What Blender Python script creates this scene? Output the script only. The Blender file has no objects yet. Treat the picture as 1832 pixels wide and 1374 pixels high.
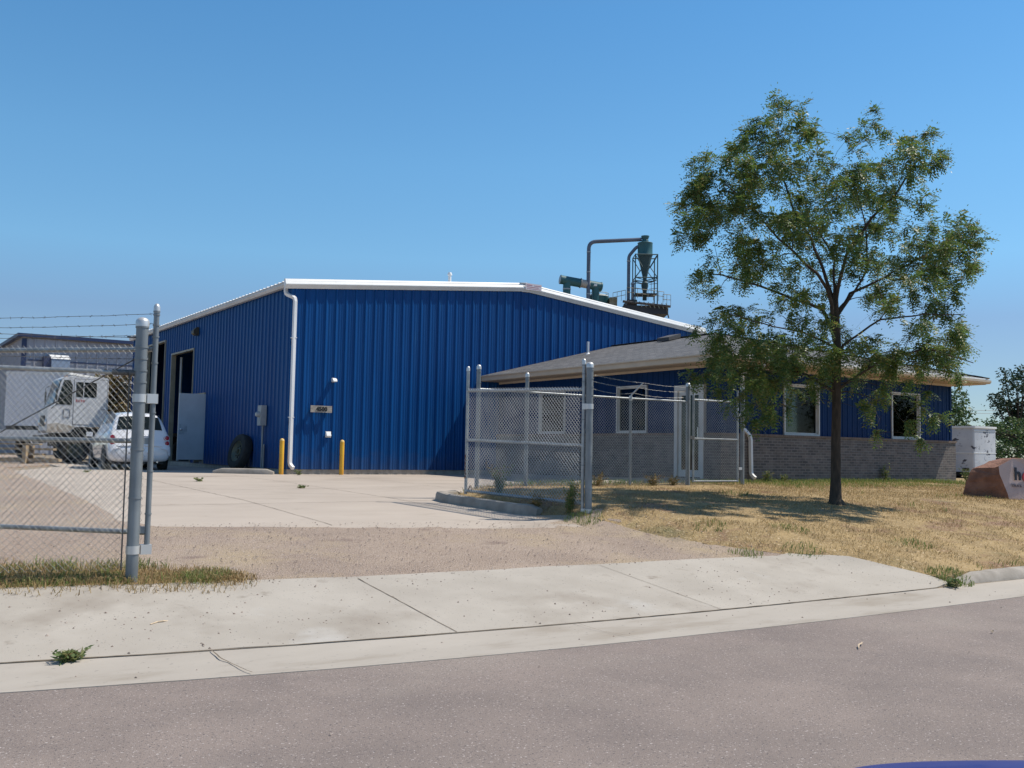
import bpy, bmesh, math, random
from math import sin, cos, pi, radians
from mathutils import Vector, Matrix, noise
from mathutils.geometry import delaunay_2d_cdt
random.seed(7)
SC = bpy.context.scene
COL = SC.collection

# ---------------------------------------------------------------- camera
# x runs along the gable wall of the warehouse, y away from the street, z up (metres)
TH, PITCH, ROLL = radians(34.0258), radians(3.9073), radians(1.0488)
CAM = Vector((-10.0037, -25.8237, 1.6))
FWD = Vector((sin(TH), cos(TH), 0))
RGT = Vector((cos(TH), -sin(TH), 0))
cam_data = bpy.data.cameras.new('camera')
cam_data.sensor_width = 36.0
cam_data.lens = 36.0 * 1753.2 / 1832.0
cam_data.clip_start = 0.05
cam_data.clip_end = 3000
cam = bpy.data.objects.new('camera', cam_data)
COL.objects.link(cam)
cam.matrix_world = Matrix.Translation(CAM) @ Matrix.Rotation(-TH, 4, 'Z') @ Matrix.Rotation(pi / 2 + PITCH, 4, 'X') @ Matrix.Rotation(ROLL, 4, 'Z')
SC.camera = cam

def at(X, Y, Z):
    """metres right of and ahead of the photographer's spot -> scene point"""
    p = CAM + RGT * X + FWD * Y
    return Vector((p.x, p.y, Z))

# ---------------------------------------------------------------- light
SUN_EL, SUN_AZ = radians(57), (sin(radians(69)), -cos(radians(69)))
w = bpy.data.worlds.new('World'); SC.world = w; w.use_nodes = True
nt = w.node_tree; nt.nodes.clear()
sky = nt.nodes.new('ShaderNodeTexSky'); sky.sky_type = 'NISHITA'; sky.sun_disc = False
sky.sun_elevation = SUN_EL; sky.sun_rotation = math.atan2(SUN_AZ[0], SUN_AZ[1])
sky.altitude = 1500; sky.air_density = 1.0; sky.dust_density = 0.2; sky.ozone_density = 2.5
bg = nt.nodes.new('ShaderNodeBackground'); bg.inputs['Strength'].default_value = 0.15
wo = nt.nodes.new('ShaderNodeOutputWorld')
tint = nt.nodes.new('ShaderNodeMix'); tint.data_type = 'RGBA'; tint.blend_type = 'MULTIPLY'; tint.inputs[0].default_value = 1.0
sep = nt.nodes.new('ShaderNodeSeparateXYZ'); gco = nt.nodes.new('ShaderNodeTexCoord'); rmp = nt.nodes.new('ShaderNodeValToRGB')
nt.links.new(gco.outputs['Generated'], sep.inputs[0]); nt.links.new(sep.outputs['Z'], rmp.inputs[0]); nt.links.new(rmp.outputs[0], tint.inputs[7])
TINT = [(.0, (.46, .50, .54)), (.13, (.58, .64, .70)), (.19, (.70, .95, .96)), (.28, (.70, 1.05, 1.08)), (.42, (.60, 1.05, 1.16)), (.60, (.82, 1.0, 1.0)), (1.0, (1.02, .95, .84))]   # deep clear blue low down; unseen zenith warmed to make shadow fill less blue
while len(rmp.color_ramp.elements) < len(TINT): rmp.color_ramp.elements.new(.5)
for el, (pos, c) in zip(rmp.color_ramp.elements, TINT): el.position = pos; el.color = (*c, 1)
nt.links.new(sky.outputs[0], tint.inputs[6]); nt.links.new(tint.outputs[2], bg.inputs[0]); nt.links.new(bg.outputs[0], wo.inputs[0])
sl = bpy.data.lights.new('sun', 'SUN'); sl.energy = 4.9; sl.angle = radians(0.53); sl.color = (1.0, 0.935, 0.83)
so = bpy.data.objects.new('sun', sl); COL.objects.link(so)
sd = Vector((SUN_AZ[0] * cos(SUN_EL), SUN_AZ[1] * cos(SUN_EL), sin(SUN_EL)))
so.rotation_euler = sd.to_track_quat('Z', 'Y').to_euler()
vs = SC.view_settings
vs.view_transform = 'Standard'; vs.look = 'None'; vs.gamma = 1.0; vs.exposure = 0.0
SC.render.film_transparent = False

# ---------------------------------------------------------------- materials
def pmat(name, c1, c2=None, scale=4.0, detail=5.0, lo=.35, hi=.65, rough=.6, metal=0.0, bump=0.0, bscale=60.0, bdist=.01, spec=.5,
         stretch=(1, 1, 1), splash=None, speck=None, speck2=None, stain=None, island=None, coat=0.0, transl=0.0, coord='Object'):
    m = bpy.data.materials.new(name); m.use_nodes = True
    t = m.node_tree; n = t.nodes; L = t.links
    b = n['Principled BSDF']
    b.inputs['Roughness'].default_value = rough; b.inputs['Metallic'].default_value = metal
    b.inputs['Specular IOR Level'].default_value = spec
    if coat: b.inputs['Coat Weight'].default_value = coat; b.inputs['Coat Roughness'].default_value = .04
    tc = n.new('ShaderNodeTexCoord'); mp = n.new('ShaderNodeMapping'); mp.inputs['Scale'].default_value = stretch
    L.new(tc.outputs[coord], mp.inputs[0])
    def rgb(c): return (c[0], c[1], c[2], 1)
    def noise_f(sc, det, a, c, rg=.55):
        x = n.new('ShaderNodeTexNoise'); x.inputs['Scale'].default_value = sc; x.inputs['Detail'].default_value = det; x.inputs['Roughness'].default_value = rg
        L.new(mp.outputs[0], x.inputs['Vector'])
        r = n.new('ShaderNodeMapRange'); r.inputs['From Min'].default_value = a; r.inputs['From Max'].default_value = c
        L.new(x.outputs[0], r.inputs['Value']); return r.outputs[0]
    def mix(f, a, c2_):
        x = n.new('ShaderNodeMix'); x.data_type = 'RGBA'
        L.new(f, x.inputs[0])
        if isinstance(a, tuple): x.inputs[6].default_value = rgb(a)
        else: L.new(a, x.inputs[6])
        if isinstance(c2_, tuple): x.inputs[7].default_value = rgb(c2_)
        else: L.new(c2_, x.inputs[7])
        return x.outputs[2]
    col = tuple(c1)
    if c2: col = mix(noise_f(scale, detail, lo, hi), col, tuple(c2))
    if island:
        g = n.new('ShaderNodeNewGeometry')
        r = n.new('ShaderNodeValToRGB'); r.color_ramp.interpolation = 'LINEAR'
        els = r.color_ramp.elements
        while len(els) < len(island): els.new(.5)
        for i, c in enumerate(island):
            els[i].position = i / (len(island) - 1); els[i].color = rgb(c)
        L.new(g.outputs['Random Per Island'], r.inputs[0]); col = r.outputs[0]
        if c2: col = mix(noise_f(scale, detail, lo, hi), col, tuple(c2))
    for s in (stain or []):
        col = mix(noise_f(s[1], 4, s[2], s[3], .6), col, tuple(s[0]))
    if splash:
        # rain-splashed dirt low on a wall, thickness broken up by noise
        sx = n.new('ShaderNodeSeparateXYZ'); L.new(tc.outputs[coord], sx.inputs[0])
        nf = n.new('ShaderNodeTexNoise'); nf.inputs['Scale'].default_value = 4.0; nf.inputs['Detail'].default_value = 6; L.new(tc.outputs[coord], nf.inputs['Vector'])
        ma = n.new('ShaderNodeMath'); ma.operation = 'MULTIPLY_ADD'; ma.inputs[1].default_value = -1.1; L.new(nf.outputs[0], ma.inputs[0]); L.new(sx.outputs['Z'], ma.inputs[2])
        mr = n.new('ShaderNodeMapRange'); mr.inputs['From Min'].default_value = -.30; mr.inputs['From Max'].default_value = .12; mr.inputs['To Min'].default_value = .16; mr.inputs['To Max'].default_value = 0
        L.new(ma.outputs[0], mr.inputs['Value']); col = mix(mr.outputs[0], col, tuple(splash))
    for s in (speck, speck2):
        if s: col = mix(noise_f(s[1], 2, s[2], s[3]), col, tuple(s[0]))
    if isinstance(col, tuple): b.inputs['Base Color'].default_value = rgb(col)
    else: L.new(col, b.inputs['Base Color'])
    if bump:
        x = n.new('ShaderNodeTexNoise'); x.inputs['Scale'].default_value = bscale; x.inputs['Detail'].default_value = 4
        L.new(mp.outputs[0], x.inputs['Vector'])
        bp = n.new('ShaderNodeBump'); bp.inputs['Strength'].default_value = bump; bp.inputs['Distance'].default_value = bdist
        L.new(x.outputs[0], bp.inputs['Height']); L.new(bp.outputs[0], b.inputs['Normal'])
    if transl:
        tr = n.new('ShaderNodeBsdfTranslucent'); ms = n.new('ShaderNodeMixShader'); ms.inputs[0].default_value = transl
        if isinstance(col, tuple): tr.inputs[0].default_value = rgb(col)
        else: L.new(col, tr.inputs[0])
        out = n['Material Output']
        L.new(b.outputs[0], ms.inputs[1]); L.new(tr.outputs[0], ms.inputs[2]); L.new(ms.outputs[0], out.inputs[0])
    return m

def brickmat(name, c1, c2, cm, bw, bh, mort, rough=.85, bump=.5, off=.5, vary=None):
    m = bpy.data.materials.new(name); m.use_nodes = True
    t = m.node_tree; n = t.nodes; L = t.links; b = n['Principled BSDF']; b.inputs['Roughness'].default_value = rough
    tc = n.new('ShaderNodeTexCoord'); br = n.new('ShaderNodeTexBrick')
    br.inputs['Scale'].default_value = 1.0; br.inputs['Brick Width'].default_value = bw; br.inputs['Row Height'].default_value = bh
    br.inputs['Mortar Size'].default_value = mort; br.inputs['Mortar Smooth'].default_value = .2; br.offset = off
    for k, c in zip(('Color1', 'Color2', 'Mortar'), (c1, c2, cm)): br.inputs[k].default_value = (*c, 1)
    br.inputs['Bias'].default_value = 0.0
    L.new(tc.outputs['UV'], br.inputs['Vector'])
    nz = n.new('ShaderNodeTexNoise'); nz.inputs['Scale'].default_value = 3.0; nz.inputs['Detail'].default_value = 8; nz.inputs['Roughness'].default_value = .7
    L.new(tc.outputs['UV'], nz.inputs['Vector'])
    mr = n.new('ShaderNodeMapRange'); mr.inputs['From Min'].default_value = .3; mr.inputs['From Max'].default_value = .7
    mr.inputs['To Min'].default_value = .72; mr.inputs['To Max'].default_value = 1.25
    L.new(nz.outputs[0], mr.inputs[0])
    mx = n.new('ShaderNodeMix'); mx.data_type = 'RGBA'; mx.blend_type = 'MULTIPLY'; mx.inputs[0].default_value = 1
    L.new(br.outputs['Color'], mx.inputs[6]); L.new(mr.outputs[0], mx.inputs[7]); L.new(mx.outputs[2], b.inputs['Base Color'])
    bp = n.new('ShaderNodeBump'); bp.inputs['Strength'].default_value = bump; bp.inputs['Distance'].default_value = .008; bp.invert = True
    L.new(br.outputs['Fac'], bp.inputs['Height']); L.new(bp.outputs[0], b.inputs['Normal'])
    return m

def glassmat(name, tint=.35, refl=.06):
    m = bpy.data.materials.new(name); m.use_nodes = True
    t = m.node_tree; n = t.nodes; L = t.links
    n.remove(n['Principled BSDF'])
    tr = n.new('ShaderNodeBsdfTransparent'); tr.inputs[0].default_value = (tint * .9, tint, tint * .97, 1)
    gl = n.new('ShaderNodeBsdfGlossy'); gl.inputs['Roughness'].default_value = .02
    fr = n.new('ShaderNodeFresnel'); fr.inputs['IOR'].default_value = 1.3
    ad = n.new('ShaderNodeMath'); ad.operation = 'ADD'; ad.inputs[1].default_value = refl
    ms = n.new('ShaderNodeMixShader')
    L.new(fr.outputs[0], ad.inputs[0]); L.new(ad.outputs[0], ms.inputs[0]); L.new(tr.outputs[0], ms.inputs[1]); L.new(gl.outputs[0], ms.inputs[2])
    L.new(ms.outputs[0], n['Material Output'].inputs[0])
    return m

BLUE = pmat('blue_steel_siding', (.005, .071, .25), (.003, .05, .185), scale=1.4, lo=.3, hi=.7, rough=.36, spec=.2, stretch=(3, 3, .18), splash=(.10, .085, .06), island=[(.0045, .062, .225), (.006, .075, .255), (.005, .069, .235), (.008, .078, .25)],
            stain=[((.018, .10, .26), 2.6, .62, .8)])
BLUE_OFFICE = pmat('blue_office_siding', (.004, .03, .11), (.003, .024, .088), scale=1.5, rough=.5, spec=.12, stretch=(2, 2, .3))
WHITE_TRIM = pmat('white_trim_paint', (.82, .82, .80), (.74, .74, .72), scale=2.5, rough=.4, stain=[((.55, .53, .5), 6, .66, .8)])
WHITE_ROOF = pmat('white_roof_steel', (.80, .80, .79), (.74, .74, .73), scale=1.5, rough=.35)
SPOUT = pmat('white_spout_paint', (.80, .80, .80), (.68, .68, .68), scale=3, rough=.38, stretch=(1, 1, .4))
FOUND = pmat('foundation_concrete', (.40, .37, .33), (.27, .25, .22), scale=6, rough=.9, bump=.5, bscale=40, stretch=(1, 1, .5))
DARK = pmat('dark_interior', (.02, .02, .022), rough=.9)
BEIGE_JAMB = pmat('beige_jamb_paint', (.30, .27, .20), (.23, .205, .155), rough=.5)
TAN = pmat('tan_fascia_paint', (.56, .47, .36), (.50, .42, .32), scale=3, rough=.5)
TAN_SOFFIT = pmat('tan_soffit_vinyl', (.52, .42, .30), (.46, .37, .27), scale=3, rough=.6)
BRICK = brickmat('weathered_grey_brick', (.165, .138, .128), (.085, .078, .080), (.195, .178, .162), .203, .0677, .011)
SILL_BRICK = brickmat('brick_sill_course', (.19, .135, .105), (.15, .11, .09), (.18, .155, .13), .075, .2, .01)
SHINGLE = brickmat('asphalt_shingle', (.150, .145, .145), (.09, .09, .094), (.03, .03, .031), .31, .142, .007, bump=.9, off=.37)
GALV = pmat('galvanized_steel', (.40, .42, .43), (.27, .29, .30), scale=9, rough=.42, metal=.55, bump=.08, bscale=90)
GALV_DULL = pmat('weathered_galvanized_pipe', (.255, .28, .295), (.175, .195, .21), scale=7, rough=.5, metal=.35, stretch=(1, 1, .4))
WIRE = pmat('galvanized_wire', (.42, .44, .45), (.28, .30, .31), scale=3, rough=.4, metal=.6)
BARB = pmat('weathered_barbed_wire', (.16, .16, .16), (.09, .085, .08), scale=20, rough=.6, metal=.5)
CAPM = pmat('cast_aluminium_cap', (.62, .62, .61), rough=.4, metal=.5)
YELLOW = pmat('yellow_bollard_paint', (.78, .44, .03), (.62, .30, .03), scale=5, rough=.5, stain=[((.22, .10, .04), 7, .63, .72)], stretch=(1, 1, .4))
GREY_BOX = pmat('grey_meter_paint', (.40, .42, .43), (.34, .36, .37), rough=.5, metal=.2)
DOOR_WHITE = pmat('off_white_door_paint', (.62, .64, .66), (.55, .57, .59), scale=2, rough=.45, stain=[((.30, .31, .32), 3, .66, .8)])
RUBBER = pmat('black_rubber', (.022, .022, .022), (.035, .033, .03), scale=8, rough=.8, bump=.4, bscale=30)
RIM_DARK = pmat('weathered_steel_rim', (.10, .12, .10), (.17, .15, .09), scale=9, rough=.6, metal=.4)
GLASS = glassmat('window_glass', .5, .0)
GLASS_DARK = pmat('dark_tinted_glass', (.010, .014, .013), rough=.05, spec=.28)
CARWHITE = pmat('white_car_paint', (.78, .78, .80), rough=.25, coat=.8)
CARBLUE = pmat('dark_blue_car_paint', (.006, .03, .21), rough=.38, coat=.10, spec=.12)
CHROME = pmat('bright_metal', (.65, .66, .68), rough=.2, metal=.9)
RED_LENS = pmat('red_lamp_lens', (.38, .012, .02), rough=.15, coat=.6)
BLACKPL = pmat('black_plastic', (.02, .02, .021), rough=.55)
TRUCKW = pmat('faded_white_truck_paint', (.74, .75, .77), (.64, .65, .67), scale=3, rough=.45, stain=[((.33, .27, .20), 3.2, .66, .78)])
BOXW = pmat('white_box_panel', (.76, .77, .80), (.68, .69, .72), scale=1.2, rough=.45)
TRAILW = pmat('scuffed_white_trailer', (.60, .62, .65), (.50, .52, .56), scale=1.2, rough=.5,
              stain=[((.06, .06, .08), 1.9, .585, .62), ((.25, .26, .30), 5, .60, .68)], stretch=(1, 1, 1.6))
TEAL = pmat('teal_enamel', (.03, .13, .15), (.02, .095, .11), scale=.8, rough=.5)
TEAL_DARK = pmat('dark_teal_steel', (.02, .055, .065), (.03, .07, .08), scale=1, rough=.6)
DUCTG = pmat('grey_blue_duct', (.13, .16, .22), (.09, .11, .15), scale=.7, rough=.5)
STEELD = pmat('dark_plant_steel', (.05, .05, .055), (.09, .075, .065), scale=.6, rough=.7)
RAILY = pmat('pale_handrail_paint', (.30, .28, .20), rough=.6)
BGGREY = pmat('pale_grey_siding', (.34, .35, .40), (.29, .30, .35), scale=.7, rough=.5, stretch=(1, 1, .2))
BGBLUE = pmat('navy_trim', (.02, .035, .10), rough=.5)
WOOD = pmat('weathered_lumber', (.46, .36, .24), (.30, .23, .15), scale=3, rough=.8, stretch=(6, 6, 1))
BOARD = pmat('weathered_sign_board', (.42, .38, .33), (.25, .22, .19), scale=9, rough=.8, stretch=(1, 1, 5))
NUMERAL = pmat('black_numeral', (.012, .012, .014), rough=.5)
STONE = pmat('red_sandstone', (.30, .15, .10), (.20, .095, .065), scale=5, rough=.9, bump=.7, bscale=25, bdist=.03)
STONEF = pmat('pale_sandstone_face', (.55, .43, .41), (.47, .36, .34), scale=3, rough=.85, bump=.35, bscale=50)
INKB = pmat('sign_black_paint', (.015, .018, .035), rough=.6)
INKR = pmat('sign_red_paint', (.55, .03, .04), rough=.5)
INKG = pmat('sign_grey_paint', (.14, .12, .14), rough=.6)
PINK = pmat('faded_pink_plate', (.66, .55, .56), (.64, .60, .62), scale=9, rough=.5)
BARK = pmat('brown_bark', (.085, .06, .042), (.04, .03, .022), scale=14, rough=.9, bump=.9, bscale=22, bdist=.02, stretch=(1, 1, .3))
LEAF = pmat('tree_leaf', (.06, .1, .03), rough=.45, spec=.5, transl=.42,
            island=[(.05, .105, .03), (.09, .165, .04), (.145, .22, .05), (.10, .175, .05), (.19, .23, .055), (.27, .22, .065)])
LEAF_BG = pmat('background_leaf', (.04, .08, .03), rough=.6, transl=.3, island=[(.03, .07, .022), (.06, .12, .035), (.10, .17, .045), (.13, .15, .05)])
LEAF_DRY = pmat('dry_weed_leaf', (.2, .15, .06), rough=.8, transl=.2, island=[(.10, .10, .03), (.24, .16, .06), (.30, .20, .08), (.13, .13, .04)])
GRASS_DRY = pmat('dry_grass_blade', (.4, .3, .15), rough=.8, transl=.25, island=[(.36, .245, .108), (.45, .32, .15), (.53, .39, .19), (.40, .28, .125), (.24, .195, .085), (.31, .19, .09)])
GRASS_GREEN = pmat('green_grass_blade', (.08, .14, .03), rough=.7, transl=.3, island=[(.10, .17, .035), (.16, .25, .05), (.24, .29, .08), (.38, .32, .13)])
WEED = pmat('weed_leaf', (.08, .12, .04), rough=.7, transl=.35, island=[(.07, .13, .035), (.13, .20, .06), (.22, .25, .09), (.34, .26, .13)])
ASPHALT = pmat('aged_pinkish_asphalt', (.275, .221, .192), (.225, .182, .160), scale=1.1, rough=.92, bump=.9, bscale=190, bdist=.006,
               speck=((.50, .44, .41), 60, .63, .71), speck2=((.10, .085, .085), 75, .60, .68), stain=[((.185, .15, .135), .45, .48, .72), ((.30, .25, .215), .33, .55, .75)])
CONC = pmat('apron_concrete', (.43, .387, .333), (.37, .33, .281), scale=1.3, rough=.9, bump=.35, bscale=130, bdist=.004,
            speck=((.20, .185, .17), 42, .665, .72), stain=[((.28, .238, .195), .9, .55, .78), ((.47, .445, .41), .8, .64, .76), ((.25, .21, .17), 3.5, .64, .78)])
CONC_G = pmat('gutter_concrete', (.43, .384, .33), (.37, .328, .28), scale=1.6, rough=.9, bump=.3, bscale=130, bdist=.004,
              speck=((.22, .2, .18), 45, .68, .74), stain=[((.28, .232, .18), 1.6, .54, .74)], stretch=(.35, 1, 1))
CONC_Y = pmat('yard_concrete', (.455, .388, .325), (.405, .342, .285), scale=.9, rough=.9, bump=.3, bscale=90, bdist=.004,
              stain=[((.33, .275, .225), 1.0, .54, .74), ((.25, .20, .15), 2.6, .66, .76)], stretch=(.5, 1, 1))
CURBM = pmat('kerb_concrete', (.37, .33, .285), (.26, .23, .195), scale=4, rough=.9, bump=.5, bscale=60)
JOINT = pmat('dirt_filled_joint', (.10, .075, .05), (.20, .16, .12), scale=6, rough=1)
GRAVEL = pmat('pinkish_gravel', (.44, .338, .262), (.36, .272, .212), scale=.9, rough=.95, bump=1.0, bscale=70, bdist=.03,
              speck=((.60, .50, .44), 55, .60, .68), speck2=((.12, .09, .08), 48, .62, .70), stain=[((.47, .36, .235), .7, .50, .70), ((.27, .195, .155), 1.6, .62, .74)])
SOIL = pmat('dry_lawn_soil', (.39, .275, .132), (.27, .187, .088), scale=2.0, rough=1, bump=.8, bscale=30, bdist=.03, stain=[((.22, .125, .08), 1.1, .54, .68), ((.17, .16, .075), .7, .60, .75)], speck=((.56, .43, .27), 26, .6, .7), speck2=((.14, .10, .06), 22, .62, .72))
EARTH = pmat('bare_earth', (.30, .235, .17), (.24, .19, .13), scale=.3, rough=1, bump=.4, bscale=20)
PEBBLE = pmat('loose_pebble', (.2, .17, .15), rough=.9, island=[(.10, .085, .075), (.26, .20, .165), (.42, .35, .30), (.17, .13, .11), (.33, .25, .20)])
WIRE_DARK = pmat('dull_galvanized_wire', (.30, .315, .32), (.20, .21, .215), scale=3, rough=.45, metal=.5)
WIRE_LIGHT = pmat('bright_galvanized_wire', (.60, .62, .63), (.48, .50, .51), scale=3, rough=.4, metal=.35)
STRAW = pmat('pale_straw_stick', (.62, .48, .33), rough=.8)

# ---------------------------------------------------------------- mesh builder
class MB:
    def __init__(s): s.v = []; s.f = []
    def add(s, vs, fs):
        o = len(s.v); s.v += [tuple(p) for p in vs]; s.f += [tuple(i + o for i in f) for f in fs]; return s
    def box(s, x0, x1, y0, y1, z0, z1):
        return s.add([(x0, y0, z0), (x1, y0, z0), (x1, y1, z0), (x0, y1, z0), (x0, y0, z1), (x1, y0, z1), (x1, y1, z1), (x0, y1, z1)],
                     [(3, 2, 1, 0), (4, 5, 6, 7), (0, 1, 5, 4), (1, 2, 6, 5), (2, 3, 7, 6), (3, 0, 4, 7)])
    def obox(s, c, ax, ay, az, hx, hy, hz):
        c = Vector(c); ax = Vector(ax).normalized() * hx; ay = Vector(ay).normalized() * hy; az = Vector(az).normalized() * hz
        P = [c - ax - ay - az, c + ax - ay - az, c + ax + ay - az, c - ax + ay - az, c - ax - ay + az, c + ax - ay + az, c + ax + ay + az, c - ax + ay + az]
        return s.add(P, [(3, 2, 1, 0), (4, 5, 6, 7), (0, 1, 5, 4), (1, 2, 6, 5), (2, 3, 7, 6), (3, 0, 4, 7)])
    def tube(s, path, r, n=8, cap=True, twist=0.0):
        path = [Vector(p) for p in path]; R = r if isinstance(r, (list, tuple)) else [r] * len(path)
        up = None; rings = []
        for i, p in enumerate(path):
            d = (path[min(i + 1, len(path) - 1)] - path[max(i - 1, 0)])
            d = d.normalized() if d.length > 1e-9 else Vector((0, 0, 1))
            if up is None:
                up = Vector((0, 0, 1)) if abs(d.z) < .9 else Vector((1, 0, 0))
            a = d.cross(up)
            if a.length < 1e-5: a = d.cross(Vector((0, 1, 0.3)))
            a.normalize(); b = a.cross(d).normalized(); up = b
            rings.append([p + (a * cos(2 * pi * k / n + twist) + b * sin(2 * pi * k / n + twist)) * R[i] for k in range(n)])
        o = len(s.v)
        for rg in rings: s.v += [tuple(q) for q in rg]
        for i in range(len(rings) - 1):
            for k in range(n):
                a0 = o + i * n + k; a1 = o + i * n + (k + 1) % n
                s.f.append((a0, a1, a1 + n, a0 + n))
        if cap:
            s.f.append(tuple(o + k for k in range(n))[::-1]); s.f.append(tuple(o + (len(rings) - 1) * n + k for k in range(n)))
        return s
    def lathe(s, prof, c, axis=(0, 0, 1), n=20):
        """prof: (radius, distance along axis)"""
        c = Vector(c); ax = Vector(axis).normalized()
        a = ax.orthogonal().normalized(); b = ax.cross(a)
        o = len(s.v)
        for r, h in prof:
            for k in range(n):
                s.v.append(tuple(c + ax * h + (a * cos(2 * pi * k / n) + b * sin(2 * pi * k / n)) * max(r, 1e-4)))
        for i in range(len(prof) - 1):
            for k in range(n):
                a0 = o + i * n + k; a1 = o + i * n + (k + 1) % n
                s.f.append((a0, a1, a1 + n, a0 + n))
        return s
    def sweep(s, path, prof, closed=True):
        """prof points (side, up) swept along a path in plan; side is to the left of travel"""
        path = [Vector(p) for p in path]; o = len(s.v); n = len(prof)
        for i, p in enumerate(path):
            d = path[min(i + 1, len(path) - 1)] - path[max(i - 1, 0)]; d.z = 0; d.normalize(); l = Vector((-d.y, d.x, 0))
            for a, b in prof: s.v.append(tuple(p + l * a + Vector((0, 0, b))))
        for i in range(len(path) - 1):
            for k in range(n if closed else n - 1):
                a0 = o + i * n + k; a1 = o + i * n + (k + 1) % n
                s.f.append((a0, a1, a1 + n, a0 + n))
        if closed:
            s.f.append(tuple(o + k for k in range(n))[::-1]); s.f.append(tuple(o + (len(path) - 1) * n + k for k in range(n)))
        return s
    def prism(s, poly, dvec):
        """planar polygon pushed along dvec"""
        poly = [Vector(p) for p in poly]; d = Vector(dvec); n = len(poly)
        return s.add(poly + [p + d for p in poly], [tuple(range(n))[::-1], tuple(range(n, 2 * n))] + [(k, (k + 1) % n, (k + 1) % n + n, k + n) for k in range(n)])

def origin_of(p):
    o = Vector((0, 0, 0))
    while p is not None:
        o += p.location; p = p.parent
    return o

SPLIT = set('band hinge cap corner_trim spout_strap door_track bracket rim_hole wheel_arch rail_end side_window bumper_slot windscreen edge_pipe drip_edge flange fascia chassis belt_trim'.split())
def islands(mb):
    par = list(range(len(mb.v)))
    def find(a):
        while par[a] != a: par[a] = par[par[a]]; a = par[a]
        return a
    for f in mb.f:
        for q in f[1:]:
            x, y = find(f[0]), find(q)
            if x != y: par[x] = y
    g = {}
    for f in mb.f: g.setdefault(find(f[0]), []).append(f)
    out = []
    for fs in g.values():
        m = MB(); mp = {}
        for f in fs:
            for q in f:
                if q not in mp: mp[q] = len(m.v); m.v.append(mb.v[q])
            m.f.append(tuple(mp[q] for q in f))
        out.append(m)
    return out
def build(name, mb, mat, parent=None, **k):
    if parent is not None and name in SPLIT:
        return [build1(name, m, mat, parent, **k) for m in islands(mb)][0]
    return build1(name, mb, mat, parent, **k)
def build1(name, mb, mat, parent=None, smooth=False, local=False, uv=True, fix=True, kind=None, sub=0):
    me = bpy.data.meshes.new(name)
    o = Vector((0, 0, 0)) if (local or parent is None) else origin_of(parent)
    V = mb.v if o.length == 0 else [(p[0] - o.x, p[1] - o.y, p[2] - o.z) for p in mb.v]
    me.from_pydata(V, [], mb.f)
    if fix:
        bm = bmesh.new(); bm.from_mesh(me); bmesh.ops.recalc_face_normals(bm, faces=bm.faces); bm.to_mesh(me); bm.free()
    if uv:
        ul = me.uv_layers.new(name='UVMap'); data = ul.data; vv = mb.v
        for p in me.polygons:
            n = p.normal; ax = max(range(3), key=lambda k: abs(n[k]))
            for li in p.loop_indices:
                q = vv[me.loops[li].vertex_index]
                data[li].uv = (q[0], q[1]) if ax == 2 else ((q[1], q[2]) if ax == 0 else (q[0], q[2]))
    if smooth:
        for p in me.polygons: p.use_smooth = True
    for m in (mat if isinstance(mat, (list, tuple)) else [mat]): me.materials.append(m)
    ob = bpy.data.objects.new(name, me); COL.objects.link(ob)
    if parent is not None: ob.parent = parent
    if sub:
        md = ob.modifiers.new('s', 'SUBSURF'); md.levels = sub; md.render_levels = sub
    if smooth and not sub and hasattr(me, 'set_sharp_from_angle'):
        me.set_sharp_from_angle(angle=radians(38))
    if kind: ob['kind'] = kind
    return ob

def tag(o, label, cat, group=None, kind=None):
    o['label'] = label; o['category'] = cat
    if group: o['group'] = group
    if kind: o['kind'] = kind
    return o

def thing(name, loc, label, cat, group=None, rz=0.0):
    o = bpy.data.objects.new(name, None); COL.objects.link(o)
    o.location = loc; o.rotation_euler = (0, 0, rz); o.empty_display_size = .2
    return tag(o, label, cat, group)

def copy_tree(o, parent=None):
    c = o.copy(); COL.objects.link(c)
    if parent is not None: c.parent = parent
    for ch in list(o.children): copy_tree(ch, c)
    return c

# ---------------------------------------------------------------- lie of the land
def lerp_t(x, T):
    if x <= T[0][0]: return T[0][1]
    for (a, b), (c, d) in zip(T, T[1:]):
        if x <= c:
            k = (x - a) / (c - a); return b + (d - b) * k
    return T[-1][1]
def sstep(a, b, x):
    k = min(1, max(0, (x - a) / (b - a))); return k * k * (3 - 2 * k)
def seam(x):
    if x > 1.5: return -18.79
    if x > -10: return -18.79 + .00067 * (1.5 - x) ** 3
    return -18.79 + .00067 * 11.5 ** 3 + .266 * (-10 - x)
DRIVE = [(-1.6, .0), (-.78, .0), (-.35, -.005), (0, .03), (1.8, .30), (5, .56), (8.5, .70), (14, .80), (19, .85), (60, .85)]
LAWN = [(-.78, 0), (-.35, -.005), (0, .03), (.14, .15), (.4, .19), (1.3, .38), (2.8, .60), (4.26, .75), (6.8, .87), (9.3, .955), (12, 1.0), (60, 1.0)]
CENTRE = [(0, 1.35), (2, .45), (4.7, -.75), (8.2, -.9), (9.5, 1.5), (12, 6.5), (19, 7)]
def H(x, y):
    ds = y - seam(x); c = lerp_t(ds, CENTRE)
    k = sstep(c - .6, c + .6, x)
    z = lerp_t(ds, DRIVE) * (1 - k) + lerp_t(ds, LAWN) * k
    if x > 14: z -= .07 * sstep(14, 17, x) * sstep(6, 9, ds)
    if 2 < ds < 6: z += .012 * noise.noise(Vector((x * .8, y * .8, 0)))
    return z

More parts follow.
